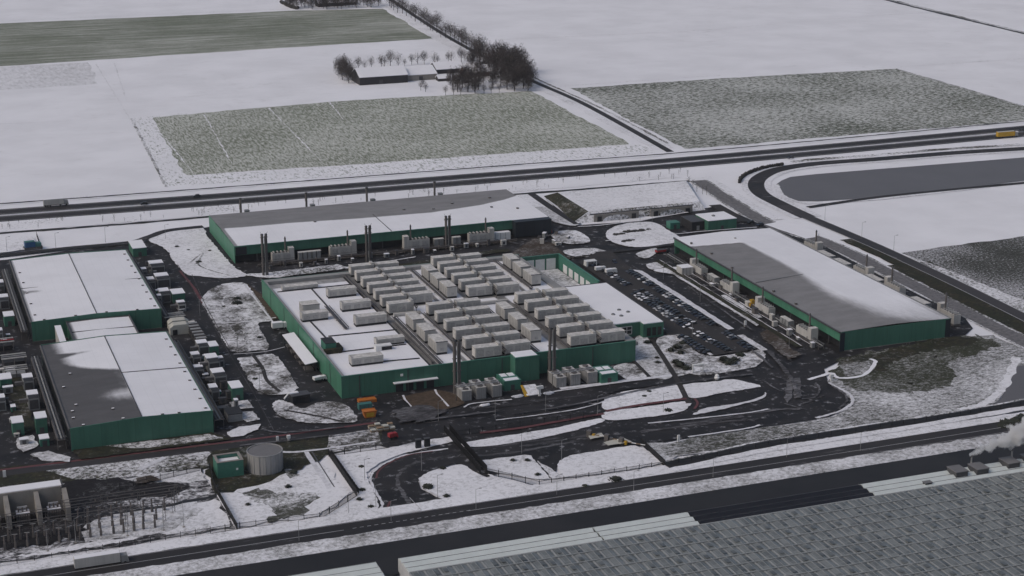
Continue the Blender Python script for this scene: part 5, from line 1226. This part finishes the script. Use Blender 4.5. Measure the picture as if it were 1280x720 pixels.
SM=[tree_proto(21,8,3.4,420,tz=.1),tree_proto(22,9,3.0,420,tz=.12)]
cnt=[0]
def tree(pr,px,py,s,lab,grp,nm='bare_tree'):
    g=G(px,py); cnt[0]+=1
    if pr.name not in used:
        used.add(pr.name); o=pr; o.location=(g[0],g[1],0); o.rotation_euler=(0,0,cnt[0]*1.3); o.scale=(s,s,s); o['label']=lab; o['group']=grp
    else: o=dup(pr,(g[0],g[1],0),cnt[0]*1.3,lab,grp,s)
    return o
road_t=[(487,5),(492,10),(497,13),(508,17),(514,20),(519,24),(534,31),(538,35),(546,38),(551,44),(568,49),(573,52),(577,55),(583,59),(589,63),(593,66),(604,67),(610,72),(489,7),(503,14),(526,26),(530,28),(541,36),(557,45),(563,48),(579,56),(596,66),(600,68)]
road_t.sort()
for i,(px,py) in enumerate(road_t): tree(TP[i%3],px,py+3,(1.05,1.25,1.0,1.15)[i%4],f'bare tree lining the far road, {od(i)} from the top of the picture','bare trees lining the far road')
for i in range(20):
    px=440+i*8.4+rg.uniform(-3.2,3.2); tree((SM+TP)[(i*3)%5],px,87.5-i*.65+rg.uniform(-1.2,1.2),((i*3)%5<2 and 1.1 or .72)*rg.uniform(.75,1.25),f'small bare tree in the row behind the farm barns, {od(i)} from the left','small trees behind the barns')
for px,py,s in ((424,93,.75),(428,100,.8),(433,96,.8),(436,104,.75),(430,88,.7),(440,100,.65)): tree(BIG[1],px,py,s,'bare tree in the dense clump left of the long farm barn','trees left of the barn')
gr=[(600,80,.8),(612,84,.9),(622,88,1),(606,92,.8),(618,97,.95),(630,92,1.05),(641,95,1.05),(650,99,1),(658,104,.9),(664,108,.8),(636,103,1.05),(645,107,1.0),(654,111,.85),(626,108,.95),(616,110,.7),(634,112,.8),(643,114,.75),(660,114,.6),(590,86,.7),(597,95,.7),(628,80,.8),(640,86,.95),(650,91,.95)]
for i,(px,py,s) in enumerate(gr): tree(BIG[i%2],px,py,s*1.05,'tall bare tree in the dense farm grove beside the far road','trees of the farm grove')
for px,py,s in ((566,112,.8),(572,115,.7),(578,110,.8),(585,115,.75),(590,108,.8),(598,112,.75),(594,117,.6),(582,103,.7),(604,104,.7)): tree(BIG[0],px,py,s*.95,'dense dark tree in front of the farmhouse','trees in front of the farmhouse')
for i,(px,py) in enumerate(((526,113),(532,115),(529,109),(557,119),(567,119),(576,118.5),(605,117),(614,116.5),(624,116))): tree(TP[2],px,py,.62,f'slender bare tree along the farm frontage, {od(i)} in the line from the left','slender trees along the farm frontage')
for i in range(26):
    px=358+i*4.6; tree(BIG[i%2] if i%3 else TP[1],px,8+(i%4)*1.2-(2 if px>440 else 0),.55+.12*(i%3),'bare tree around the distant farm at the top picture edge','trees of the distant farm')
hedge('dark hedge along the edge of the distant farm at the top of the picture',[(352,4),(362,9),(372,12)],3,3)
# ================================================================ FARM
def barn(lab,xy,L,W,he,hr,name='barn',wall='brick',rz=0,chim=False):
    t=thing(name,lab,'farm building',(xy[0],xy[1],0),rz)
    b=MB(); pr=[(0,0),(W,0),(W,he),(W/2,hr),(0,he)]; n=5
    b.v=[(0,y,z) for y,z in pr]+[(L,y,z) for y,z in pr]; b.f=[tuple(range(n-1,-1,-1)),tuple(range(n,2*n)),(0,1,6,5),(1,2,7,6),(0,5,9,4)]; b.m=[0]*5; b.build('wall',M[wall],t)
    rf=None
    for s_ in (0,1):
        ya,yb=(-.5,W/2) if s_==0 else (W/2,W+.5); za,zb=(he-.15,hr) if s_==0 else (hr,he-.15)
        b=MB(); b.hexa([(-.4,ya,za),(L+.4,ya,za),(L+.4,yb,zb),(-.4,yb,zb),(-.4,ya,za+.35),(L+.4,ya,za+.35),(L+.4,yb,zb+.35),(-.4,yb,zb+.35)]); rf=b.build('roof',M['snow_clean'],t)
    b=MB(); b.box(L*.4,L*.4+3,-.1,-.003,.1,min(3.2,he*.8)); b.build('door',M['trim'],t)
    if chim:
        b=MB(); b.box(L*.7,L*.7+1,W/2-.5,W/2+.5,hr-.4,hr+1.6); b.build('chimney',M['brickred'],rf)
    return t
barn('long dark barn with a steep snow-covered roof, left in the farmyard',(346,1257),38,24,6.0,11)
barn('pale-walled barn with a snow-covered roof, adjoining the long dark barn',(385,1262),24,26,4.5,9,wall='concrete')
barn('snow-roofed farm shed partly hidden behind the dark trees',(416,1284),22,20,3.5,7.5,wall='brick'); barn('farmhouse roof with chimney among the grove trees',(432,1262),20,12,3.5,8,'farmhouse','brickred',.0,True)
barn('small shed with a snowy roof between the barns and the dark trees',(407,1252),9,7,2.2,4.2,'shed'); barn('snow-roofed barn of the distant farm at the top picture edge',G(398,9),26,14,4,8,'barn','brick'); barn('low snow-roofed shed of the distant farm, right of its barn',G(424,7),18,12,3,6,'shed','brick')
# ================================================================ SUBSTATION
t=thing('transformer_bay','pale concrete blast-wall block with a white roof strip in the substation, bottom left','blast wall',(20,541,0))
wallbox(t,'rear_wall',-15,44.3,541,541.6,0,8.2,'concrete'); wallbox(t,'roof',-15,44.6,541.65,546.5,7.6,8.4,'snow_clean'); wallbox(t,'roof_edge',44.62,45.1,540.8,546.6,7.2,8.7,'trim')
for x in (26,35.6,44.5,16.5,7):
    b=MB(); b.hexa([(x,530,0),(x+1.5,530,0),(x+1.5,540.9,0),(x,540.9,0),(x,530,5.2),(x+1.5,530,5.2),(x+1.5,540.9,7.6),(x,540.9,7.6)]); b.build('dividing_wall',M['concrete'],t,True)
for i,x in enumerate((29.2,39,20)):
    t=thing('transformer',f'grey power transformer with a snowy top, {("middle","right","left")[i]} one between the blast walls','transformer',(x,534,0),group='power transformers')
    b=MB(); b.box(0,4.4,0,3.4,.4,3.4); b.build('tank',M['darksteel'],t); b=MB(); b.box(.1,4.3,.1,3.3,3.4,3.55); b.build('tank_snow',M['kerbsnow'],t)
    for k in range(6):
        b=MB(); b.box(.1+k*.72,.5+k*.72,-1.0,-.05,.6,3.0); b.build('radiator_fin',M['darksteel'],t)
    for k in range(3):
        b=MB(); b.lathe(.9+k*1.3,1.7,[(.22,3.5),(.3,3.8),(.18,4.1),(.28,4.4),(.15,5.0)],8); b.build('bushing',M['porcelain'],t)
    b=MB(); b.seg((.6,2.9,4.4),(3.8,2.9,4.4),.5,.5,8); b.build('conservator',M['steel'],t)
def gantry(lab,xs,y,h):
    t=thing('busbar_gantry',lab,'gantry',(xs[0],y,0),group='busbar gantries of the substation')
    for x in xs:
        b=MB()
        for dx in (-.5,.5): b.bar((x+dx,y,0),(x+dx*.5,y,h),.14)
        for k in range(6): b.bar((x-.5+(k%2),y,h*k/6),(x+.5-(k%2),y,h*(k+1)/6),.08)
        b.build('lattice_post',M['darksteel'],t,True)
    for z in (h,h-.9):
        b=MB(); b.bar((xs[0]-1,y,z),(xs[-1]+1,y,z),.16); b.build('beam',M['darksteel'],t,True)
    b=MB()
    for x in xs:
        for k in (-2,2): b.lathe(x+k,y,[(.1,h-1.9),(.2,h-1.6),(.2,h-1.2),(.08,h-.9)],6)
    b.build('insulator_string',M['porcelain'],t,True)
    return t
gantry('front lattice gantry of the substation, along the fence',[2,14,26,38,50,62,74],519,7.5); gantry('middle lattice gantry of the substation',[2,14,26,38,50,62,78],525,8.0); gantry('rear lattice gantry of the substation, thin and pale against the snow',[44,56,68,80],532,7)
bk=None; r=random.Random(9)
for row,(y,n,x0,dx,nm) in enumerate(((515.5,15,24,3.3,'front'),(521.5,14,26,3.5,'middle'),(528,9,48,3.4,'rear'))):
    for i in range(n):
        x=x0+i*dx+r.uniform(-.4,.4)
        lab=f'substation breaker post, {od(i)} from the left in the {nm} row'
        if bk is None:
            bk=thing('circuit_breaker',lab,'circuit breaker',(x,y,0),group='substation breaker posts'); 
            b=MB(); b.box(-.35,.35,-.35,.35,0,2.4); b.build('support',M['darksteel'],bk)
            b=MB(); b.lathe(0,0,[(.2,2.4),(.36,2.8),(.2,3.2),(.36,3.6),(.2,4.0),(.34,4.5),(.12,5.0)],8); b.build('insulator',M['porcelain'],bk)
            b=MB(); b.bar((-.9,0,4.9),(.9,0,5.1),.16); b.build('contact_arm',M['steel'],bk)
        else: dup(bk,(x,y,0),r.uniform(-.6,.6),lab)
for i,(px,py) in enumerate(((160,671),(205,664),(230,660),(95,680),(60,690))):
    g=G(px,py); t=thing('lightning_mast',f'thin lightning mast in the substation, {("third","fourth","fifth","second","first")[i]} from the left','mast',(g[0],g[1],0),group='lightning masts')
    b=MB(); b.cyl(0,0,0,9,.1,6,0,.04); b.build('mast',M['steel'],t); b=MB(); b.box(-.4,.4,-.4,.4,0,.5); b.build('foot',M['concrete'],t)
# ================================================================ GREENHOUSE
def glassmat():
    m,nt,b=_new('greenhouse_glass')
    g=N(nt,'ShaderNodeNewGeometry'); sp=N(nt,'ShaderNodeSeparateXYZ'); nt.links.new(g.outputs['Position'],sp.inputs[0])
    u=mth(nt,'DIVIDE',sp.outputs[0],2.25); v=mth(nt,'DIVIDE',sp.outputs[1],2.95)
    cb=N(nt,'ShaderNodeCombineXYZ'); nt.links.new(mth(nt,'FLOOR',u),cb.inputs[0]); nt.links.new(mth(nt,'FLOOR',v),cb.inputs[1])
    wn=N(nt,'ShaderNodeTexWhiteNoise',noise_dimensions='2D'); nt.links.new(cb.outputs[0],wn.inputs['Vector'])
    fu=mth(nt,'FRACT',u); fv=mth(nt,'FRACT',v)
    ln=mth(nt,'MAXIMUM',ramp(nt,fu,.86,.92),ramp(nt,fv,.88,.94))
    big=noise(nt,pos(nt,(1,1,0)),.06,4,.6); n2=noise(nt,pos(nt,(1,.4,0)),.8,4,.7)
    f=mth(nt,'ADD',mth(nt,'MULTIPLY',wn.outputs[0],.35),mth(nt,'ADD',mth(nt,'MULTIPLY',big,.5),mth(nt,'MULTIPLY',n2,.5)))
    c=rgbmix(nt,ramp(nt,f,.35,1.0,0,1,False),(.070,.080,.081),(.215,.230,.226))
    c=rgbmix(nt,mth(nt,'MULTIPLY',ln,.35),c,(.26,.27,.265))
    nt.links.new(c,b.inputs['Base Color']); b.inputs['Roughness'].default_value=.32; b.inputs['Specular IOR Level'].default_value=.45
    return m
M['ghglass']=glassmat(); M['ghvent']=mat('greenhouse_vent_glass',(.105,.116,.117),.35,.35,.4); M['ghbar']=mat('greenhouse_aluminium',(.29,.30,.295),.5,.2,.5); M['ghwhite']=mat('white_shaded_roof',(.56,.60,.585),.65,.08,.3); M['ghblack']=mat('black_roof_film',(.014,.014,.017),.4,.3,.2)
GX0,GX1,GYa,GYb=134,430,366,445.6
t=thing('greenhouse','huge glass greenhouse with white and black roof strips along its edge, bottom right','greenhouse',(134,445,0))
bw=4.5; n=int((GX1-GX0)/bw); b=MB(); r=random.Random(4)
for i in range(n):
    x=GX0+i*bw
    b.quad([(x,GYa,5.4),(x+bw/2,GYa,5.85),(x+bw/2,GYb,5.85),(x,GYb,5.4)]); b.quad([(x+bw/2,GYa,5.85),(x+bw,GYa,5.4),(x+bw,GYb,5.4),(x+bw/2,GYb,5.85)])
b.build('glass_roof',M['ghglass'],t,True)
b=MB()
for i in range(n+1): b.box(GX0+i*bw-.24,GX0+i*bw+.24,GYa,GYb,5.38,5.62)
b.build('gutter_grid',M['ghbar'],t,True); 
b=MB()
for j in range(14):
    y=GYb-5.5-j*5.9; b.box(GX0,GX1,y-.16,y+.16,5.6,5.95)
for i in range(n): b.box(GX0+(i+.5)*bw-.06,GX0+(i+.5)*bw+.06,GYa,GYb,5.84,5.92)
b.build('ridge_grid',M['ghbar'],t,True)
b=MB(); r=random.Random(8)
for i in range(n):
    for j in range(13):
        y=GYb-3.5-j*5.9-(.9 if i%2 else 0); s_=1 if (i+j)%2 else -1; x=GX0+(i+.5)*bw; op=r.uniform(.05,.35)
        if y<GYa+1 or r.random()<.4: continue
        b.hexa([(x+s_*.08,y,5.9),(x+s_*1.5,y,5.66+op),(x+s_*1.5,y+2.2,5.66+op),(x+s_*.08,y+2.2,5.9),(x+s_*.08,y,5.96),(x+s_*1.5,y,5.72+op),(x+s_*1.5,y+2.2,5.72+op),(x+s_*.08,y+2.2,5.96)])
o=b.build('roof_windows',M['ghvent'],t,True); o['kind']='stuff'
wallbox(t,'side_wall',GX0-.25,GX0-.02,GYa,GYb+11,0,5.4,'wall_pale'); wallbox(t,'side_wall',GX1+.02,GX1+.25,GYa,GYb+11,0,5.4,'wall_pale'); wallbox(t,'end_wall',GX0,GX1,GYa-.3,GYa-.02,0,5.4,'wall_pale'); wallbox(t,'edge_gutter',GX0,GX1,GYb+.02,GYb+.6,5.2,5.75,'ghbar')
for xa,xb,m in ((134,196.5,'ghwhite'),(197.1,229.6,'ghwhite'),(230,293,'ghblack'),(293.3,440,'ghwhite')):
    for k in range(3):
        ya=GYb+.62+k*3.55; b=MB(); b.v=[(xa,ya,5.35),(xb,ya,5.35),(xb,ya+1.75,6.0),(xa,ya+1.75,6.0),(xb,ya+3.4,5.35),(xa,ya+3.4,5.35)]; b.f=[(0,1,2,3),(3,2,4,5),(0,3,5),(1,4,2)]; b.m=[0]*4; b.build('roof_strip',M[m],t,True)
        wallbox(t,'roof_gutter',xa,xb,ya+3.41,ya+3.54,5.2,5.42,'trim')
    wallbox(t,'front_wall',xa,xb,GYb+11.3,GYb+11.5,0,5.3,'ghwhite' if m=='ghwhite' else 'ghblack')
for x,y in ((313,447.6),(326.6,450.0),(334.6,449.6),(347.5,450.2),(356.5,450.6)):
    big_=x>320; w_,d_=(4.6,5.4) if big_ else (2.6,1.6)
    b=MB(); b.box(x,x+w_,y,y+d_,5.3,7.2 if big_ else 6.4); k=b.build('roof_lantern',M['trim'],t,True)
    b=MB(); b.box(x-.2,x+w_+.2,y-.2,y+d_+.2,7.2 if big_ else 6.4,7.4 if big_ else 6.55); b.build('lantern_cover',M['roof_gray'],t,True)
p=thing('greenhouse','corner of a second white-roofed greenhouse cut off by the bottom picture edge','greenhouse',(110,450,0))
for k in range(3):
    ya=446+k*3.6; b=MB(); b.v=[(60,ya,5.35),(126.5,ya,5.35),(126.5,ya+1.75,6.0),(60,ya+1.75,6.0),(126.5,ya+3.5,5.35),(60,ya+3.5,5.35)]; b.f=[(0,1,2,3),(3,2,4,5),(0,3,5),(1,4,2)]; b.m=[0]*4; b.build('roof_strip',M['ghwhite'],p,True)
    wallbox(p,'roof_gutter',60,126.5,ya+3.5,ya+3.6,5.2,5.42,'trim')
wallbox(p,'end_wall',126.52,126.8,420,457,0,5.4,'wall_pale'); wallbox(p,'front_wall',60,126.5,456.9,457.1,0,5.3,'ghwhite')
for (x,y),l in (((336.2,455.4),'thin metal flue smoking on the white greenhouse roof, left one'),((352.4,455.2),'thin metal flue on the white greenhouse roof at the right picture edge')):
    t=thing('flue',l,'flue',(x,y,5.3),group='metal flues on the greenhouse roof')
    b=MB(); b.cyl(0,0,0,4.2,.32,10); b.build('pipe',M['steel'],t); b=MB(); b.cyl(0,0,4.2,4.5,.42,10); b.build('collar',M['darksteel'],t)
# steam
m=bpy.data.materials.new('steam'); m.use_nodes=True; nt=m.node_tree; nt.nodes.remove(nt.nodes['Principled BSDF'])
pv=nt.nodes.new('ShaderNodeVolumePrincipled'); nt.links.new(pv.outputs[0],nt.nodes['Material Output'].inputs['Volume'])
tc=N(nt,'ShaderNodeTexCoord'); sp=N(nt,'ShaderNodeSeparateXYZ'); nt.links.new(tc.outputs['Object'],sp.inputs[0])
rr=mth(nt,'SQRT',mth(nt,'ADD',mth(nt,'POWER',sp.outputs[1],2.0),mth(nt,'POWER',mth(nt,'SUBTRACT',sp.outputs[2],mth(nt,'MULTIPLY',sp.outputs[0],.28)),2.0)))
rad=mth(nt,'ADD',mth(nt,'MULTIPLY',sp.outputs[0],.145),.75)
nz=noise(nt,tc.outputs['Object'],.33,5,.55)
q=mth(nt,'ADD',mth(nt,'DIVIDE',rr,rad),mth(nt,'MULTIPLY',mth(nt,'SUBTRACT',nz,.5),3.2))
nt.links.new(ramp(nt,q,.6,1.0,4.5,0.0),pv.inputs['Density']); pv.inputs['Color'].default_value=(.97,.97,.97,1); pv.inputs['Anisotropy'].default_value=.2
b=MB(); pts=[(x,.0,x*.28) for x in (-1,2,6,11,17,24,32)]; k=14
for x,_,z in pts:
    rd=(.9+.17*max(0,x))*1.7
    for i in range(k): b.v.append((x,rd*cos(2*pi*i/k),z+rd*sin(2*pi*i/k)))
for a in range(len(pts)-1):
    for i in range(k): j=(i+1)%k; b.f.append((a*k+i,a*k+j,(a+1)*k+j,(a+1)*k+i)); b.m.append(0)
b.f.append(tuple(range(k-1,-1,-1))); b.m.append(0); e=(len(pts)-1)*k; b.f.append(tuple(e+i for i in range(k))); b.m.append(0)
o=b.build('steam_plume',m); o.location=(336.2,455.4,10.4); tag(o,'white steam plume drifting right from the greenhouse flue','steam')
# reeds along the canal bank
b=MB(); r=random.Random(31)
for i in range(15000):
    x=r.uniform(20,400); y=pl([(20,476.6),(172,477),(361,478.6),(440,480)],x)+abs(r.gauss(0,2.6)); y=min(y,485.5)
    h=r.uniform(.3,.9)*(1.2 if y<480 else .6); w_=r.uniform(.08,.24); a=r.uniform(0,pi); sn=1 if r.random()<(.5 if y<480 else .8) else 0
    dx,dy=r.uniform(-.4,.4),r.uniform(-.4,.2)
    b.quad([(x-w_*cos(a),y-w_*sin(a),0),(x+w_*cos(a),y+w_*sin(a),0),(x+dx+w_*.6*cos(a),y+dy,h),(x+dx-w_*.6*cos(a),y+dy,h)],sn)
o=b.build('reed_bed',[M['reed'],M['reedsnow']]); stuff(o,'snow-dusted brown reeds along the canal bank below the front road','reeds')
# ================================================================ EXTRA PLANT AND CLUTTER
def crate_proto(kind,m,top):
    t=thing('service_box','box','box',(0,-500,0))
    b=MB(); b.box(-1.1,1.1,-.9,.9,.2,1.9); b.build('casing',M[m],t)
    b=MB(); b.box(-1.2,1.2,-1,1,1.9,2.05); b.build('lid',M[top],t)
    b=MB(); b.box(-1,1,-.8,.8,0,.19); b.build('foot',M['dark'],t)
    b=MB(); b.box(-.5,.5,-.96,-.91,.5,1.6); b.build('door',M['trim'],t)
    return t
CP=[crate_proto(0,'grey','snow_clean'),crate_proto(1,'darksteel','trim'),crate_proto(2,'casing','casing_top'),crate_proto(3,'teal','snow_clean')]
r=random.Random(77)
def scatter(n,fx,lab,grp,s0=.6,s1=1.5):
    for i in range(n):
        x,y,rz=fx(i); k=r.choice((0,1,1,2,3) if 'left' in lab else (0,1,1,2))
        c=('grey','dark','pale grey','green')[k]
        place(CP[k],x,y,.3,f'{c} service box {lab}, {od(i)} in the line',grp,rz,(r.uniform(s0,s1),r.uniform(s0,s1),r.uniform(.6,1.7)))
scatter(18,lambda i:(170+i*7.2+r.uniform(-2,2),793+r.uniform(-2.5,3),0),'along the rear lane behind the central hall','service boxes along the rear lane',.5,1.2)
scatter(14,lambda i:(357+r.uniform(-1.5,2.5),598+i*9.6+r.uniform(-2,2),1.57),'beside the right hall generators','service boxes beside the right hall',.5,1.2)
scatter(16,lambda i:(110.5+r.uniform(-1,8),602+i*5.4+r.uniform(-1.5,1.5),0),'on the lane of the near left hall','service boxes of the near left lane',.6,1.5)
scatter(14,lambda i:(111.5+r.uniform(-1,8),715+i*8+r.uniform(-1.5,1.5),0),'on the lane of the far left hall','service boxes of the far left lane',.6,1.5)
scatter(18,lambda i:(40+r.uniform(-6,6),600+i*12+r.uniform(-3,3),0),'left of the two left halls','service boxes at the left edge',.7,1.7)
scatter(12,lambda i:(318+r.uniform(-12,12),795+r.uniform(-14,14),r.uniform(0,3)),'on the apron east of the rear hall','service boxes on the rear apron',.5,1.2)
scatter(10,lambda i:(422+r.uniform(-1.5,4),598+i*14,1.57),'on the ditch side of the right hall','service boxes on the ditch side',.7,1.3)
for x0,x1,y0,y1,l in ((358.4,364.4,594,744,'dark pipe gallery along the near side of the right hall'),(420,424,594,744,'dark pipe gallery along the ditch side of the right hall')):
    t=thing('pipe_gallery',l,'pipe gallery',(x0,y0,0),group='pipe galleries along the right hall')
    for k in range(3):
        b=MB(); b.seg((x0+.4+k*.9,y0,1.6+.5*k),(x0+.4+k*.9,y1,1.6+.5*k),.28,.28,6); b.build('pipe',M['trim'] if k!=1 else M['grey'],t,True)
    for k in range(16):
        y=y0+1+k*(y1-y0-2)/15; 
        for xx in (x0,x0+2.2):
            b=MB(); b.box(xx,xx+.2,y,y+.2,0,3); b.build('support',M['darksteel'],t,True)
t=thing('pipe_gallery','dark pipe gallery in front of the rear hall generators','pipe gallery',(166,799,0))
for k in range(3):
    b=MB(); b.seg((166,798.2-k*.8,1.0+.5*k),(300,798.2-k*.8,1.0+.5*k),.25,.25,6); b.build('pipe',M['darksteel'],t,True)
for k in range(15):
    b=MB(); b.box(168+k*9,168.2+k*9,796.2,798.6,0,2.4); b.build('support',M['darksteel'],t,True)
for x0,x1,y0,y1,h,l in ((110.5,113.8,778,786,4.2,'small grey plant box squeezed between the far left hall and a larger one'),(110.2,113.4,664,671,4.4,'grey plant box against the near left hall, beside the taller pair'),(109.6,112.6,622,630,4.6,'narrow grey plant box beside the green cabin of the near left hall'),(118.6,122,660,665,3.4,'low grey plant box on the lane edge of the near left hall'),(117.6,121,740,746,3.6,'low grey plant box behind the pale covered machines'),(28,33,655,664,4.6,'grey plant box at the very edge, level with a green cabin'),(30,35,640,648,4.2,'grey plant box at the very edge, second from below'),(36,41,724,731,4.4,'grey plant box left of the far left hall corner'),(35,40,760,768,4.6,'pale grey plant box left of the far left hall, middle')):
    plant(l,x0,x1,y0,y1,h,'grey' if 'pale' not in l else 'casing')
g=G(31,314); t=thing('covered_plant','blue and teal covered machine in the white yard at the far left','machine',(g[0],g[1],.1),.1)
for nm,q,m in (('bed',(0,9,0,4,.2,1.4),'trim'),('cover',(.5,5.5,.3,3.7,1.41,4.0),'blue'),('cover',(5.6,8.5,.3,3.7,1.41,3.2),'tealbox'),('cover_snow',(.6,5.4,.4,3.6,4.01,4.2),'tealbox')):
    b=MB(); b.box(*q); b.build(nm,M[m],t)
# low steel ducts across the snowy deck of the central hall
for x0,y0,x1,y1,l in ((199,677.5,211,678.5,'first'),(238,680,252,681,'second'),(254,678,268,679,'third')):
    t=thing('roof_duct',f'pale duct crossing between unit blocks on the central roof, {l} from the left','duct',(x0,y0,7.5),group='ducts between the unit blocks')
    b=MB(); b.box(x0,x1,y0,y1+.6,7.9,8.9); b.build('duct_body',M['casing'],t,True); b=MB(); b.box(x0+.4,x0+.8,y0+.1,y1+.4,7.5,7.9); b.box(x1-.8,x1-.4,y0+.1,y1+.4,7.5,7.9); b.build('foot',M['trim'],t,True)
# ================================================================ CAMERA, LIGHT
cam=bpy.data.cameras.new('camera'); co=bpy.data.objects.new('camera',cam); C.objects.link(co)
co.location=(0,0,H_); co.rotation_euler=(pi/2-P_,0,-YAW); cam.sensor_width=36; cam.lens=36*F_/1280; cam.clip_start=1; cam.clip_end=8000
sc.camera=co
w=bpy.data.worlds.new('World'); sc.world=w; w.use_nodes=True; nt=w.node_tree
sky=nt.nodes.new('ShaderNodeTexSky'); sky.sky_type='NISHITA'; sky.sun_disc=False
SUN_EL,SUN_AZ=46.0,-95.0   # azimuth measured from +Y towards +X : sun stands left, a little ahead of the camera
sky.sun_elevation=R(SUN_EL); sky.sun_rotation=R(SUN_AZ); sky.air_density=1.0; sky.dust_density=4.2; sky.ozone_density=1.0; sky.altitude=0
bg=nt.nodes['Background']; nt.links.new(sky.outputs[0],bg.inputs[0]); bg.inputs[1].default_value=.125
sl=bpy.data.lights.new('sun','SUN'); so=bpy.data.objects.new('sun',sl); C.objects.link(so)
sl.energy=0.85; sl.angle=R(30); sl.color=(1,.958,.925)
d=Vector((sin(R(SUN_AZ))*cos(R(SUN_EL)),cos(R(SUN_AZ))*cos(R(SUN_EL)),sin(R(SUN_EL))))
so.rotation_euler=(-d).to_track_quat('-Z','Y').to_euler(); so.location=(200,600,400)
vs=sc.view_settings; vs.view_transform='Standard'; vs.look='None'; vs.gamma=1; vs.use_curve_mapping=False; vs.exposure=-.42
sc.cycles.max_bounces=5; sc.cycles.diffuse_bounces=3; sc.cycles.glossy_bounces=2; sc.cycles.transmission_bounces=3; sc.cycles.volume_bounces=3; sc.cycles.transparent_max_bounces=8

m=bpy.data.materials.new('haze_air'); m.use_nodes=True; nt=m.node_tree; nt.nodes.remove(nt.nodes['Principled BSDF'])
pv=nt.nodes.new('ShaderNodeVolumePrincipled'); nt.links.new(pv.outputs[0],nt.nodes['Material Output'].inputs['Volume'])
pv.inputs['Color'].default_value=(.93,.94,.97,1); pv.inputs['Density'].default_value=.000024; pv.inputs['Anisotropy'].default_value=0.0
b=MB(); b.box(-1600,2700,-60,3300,-1.0,246.0); o=b.build('haze',m); stuff(o,'thin pale winter haze over the whole site','haze')
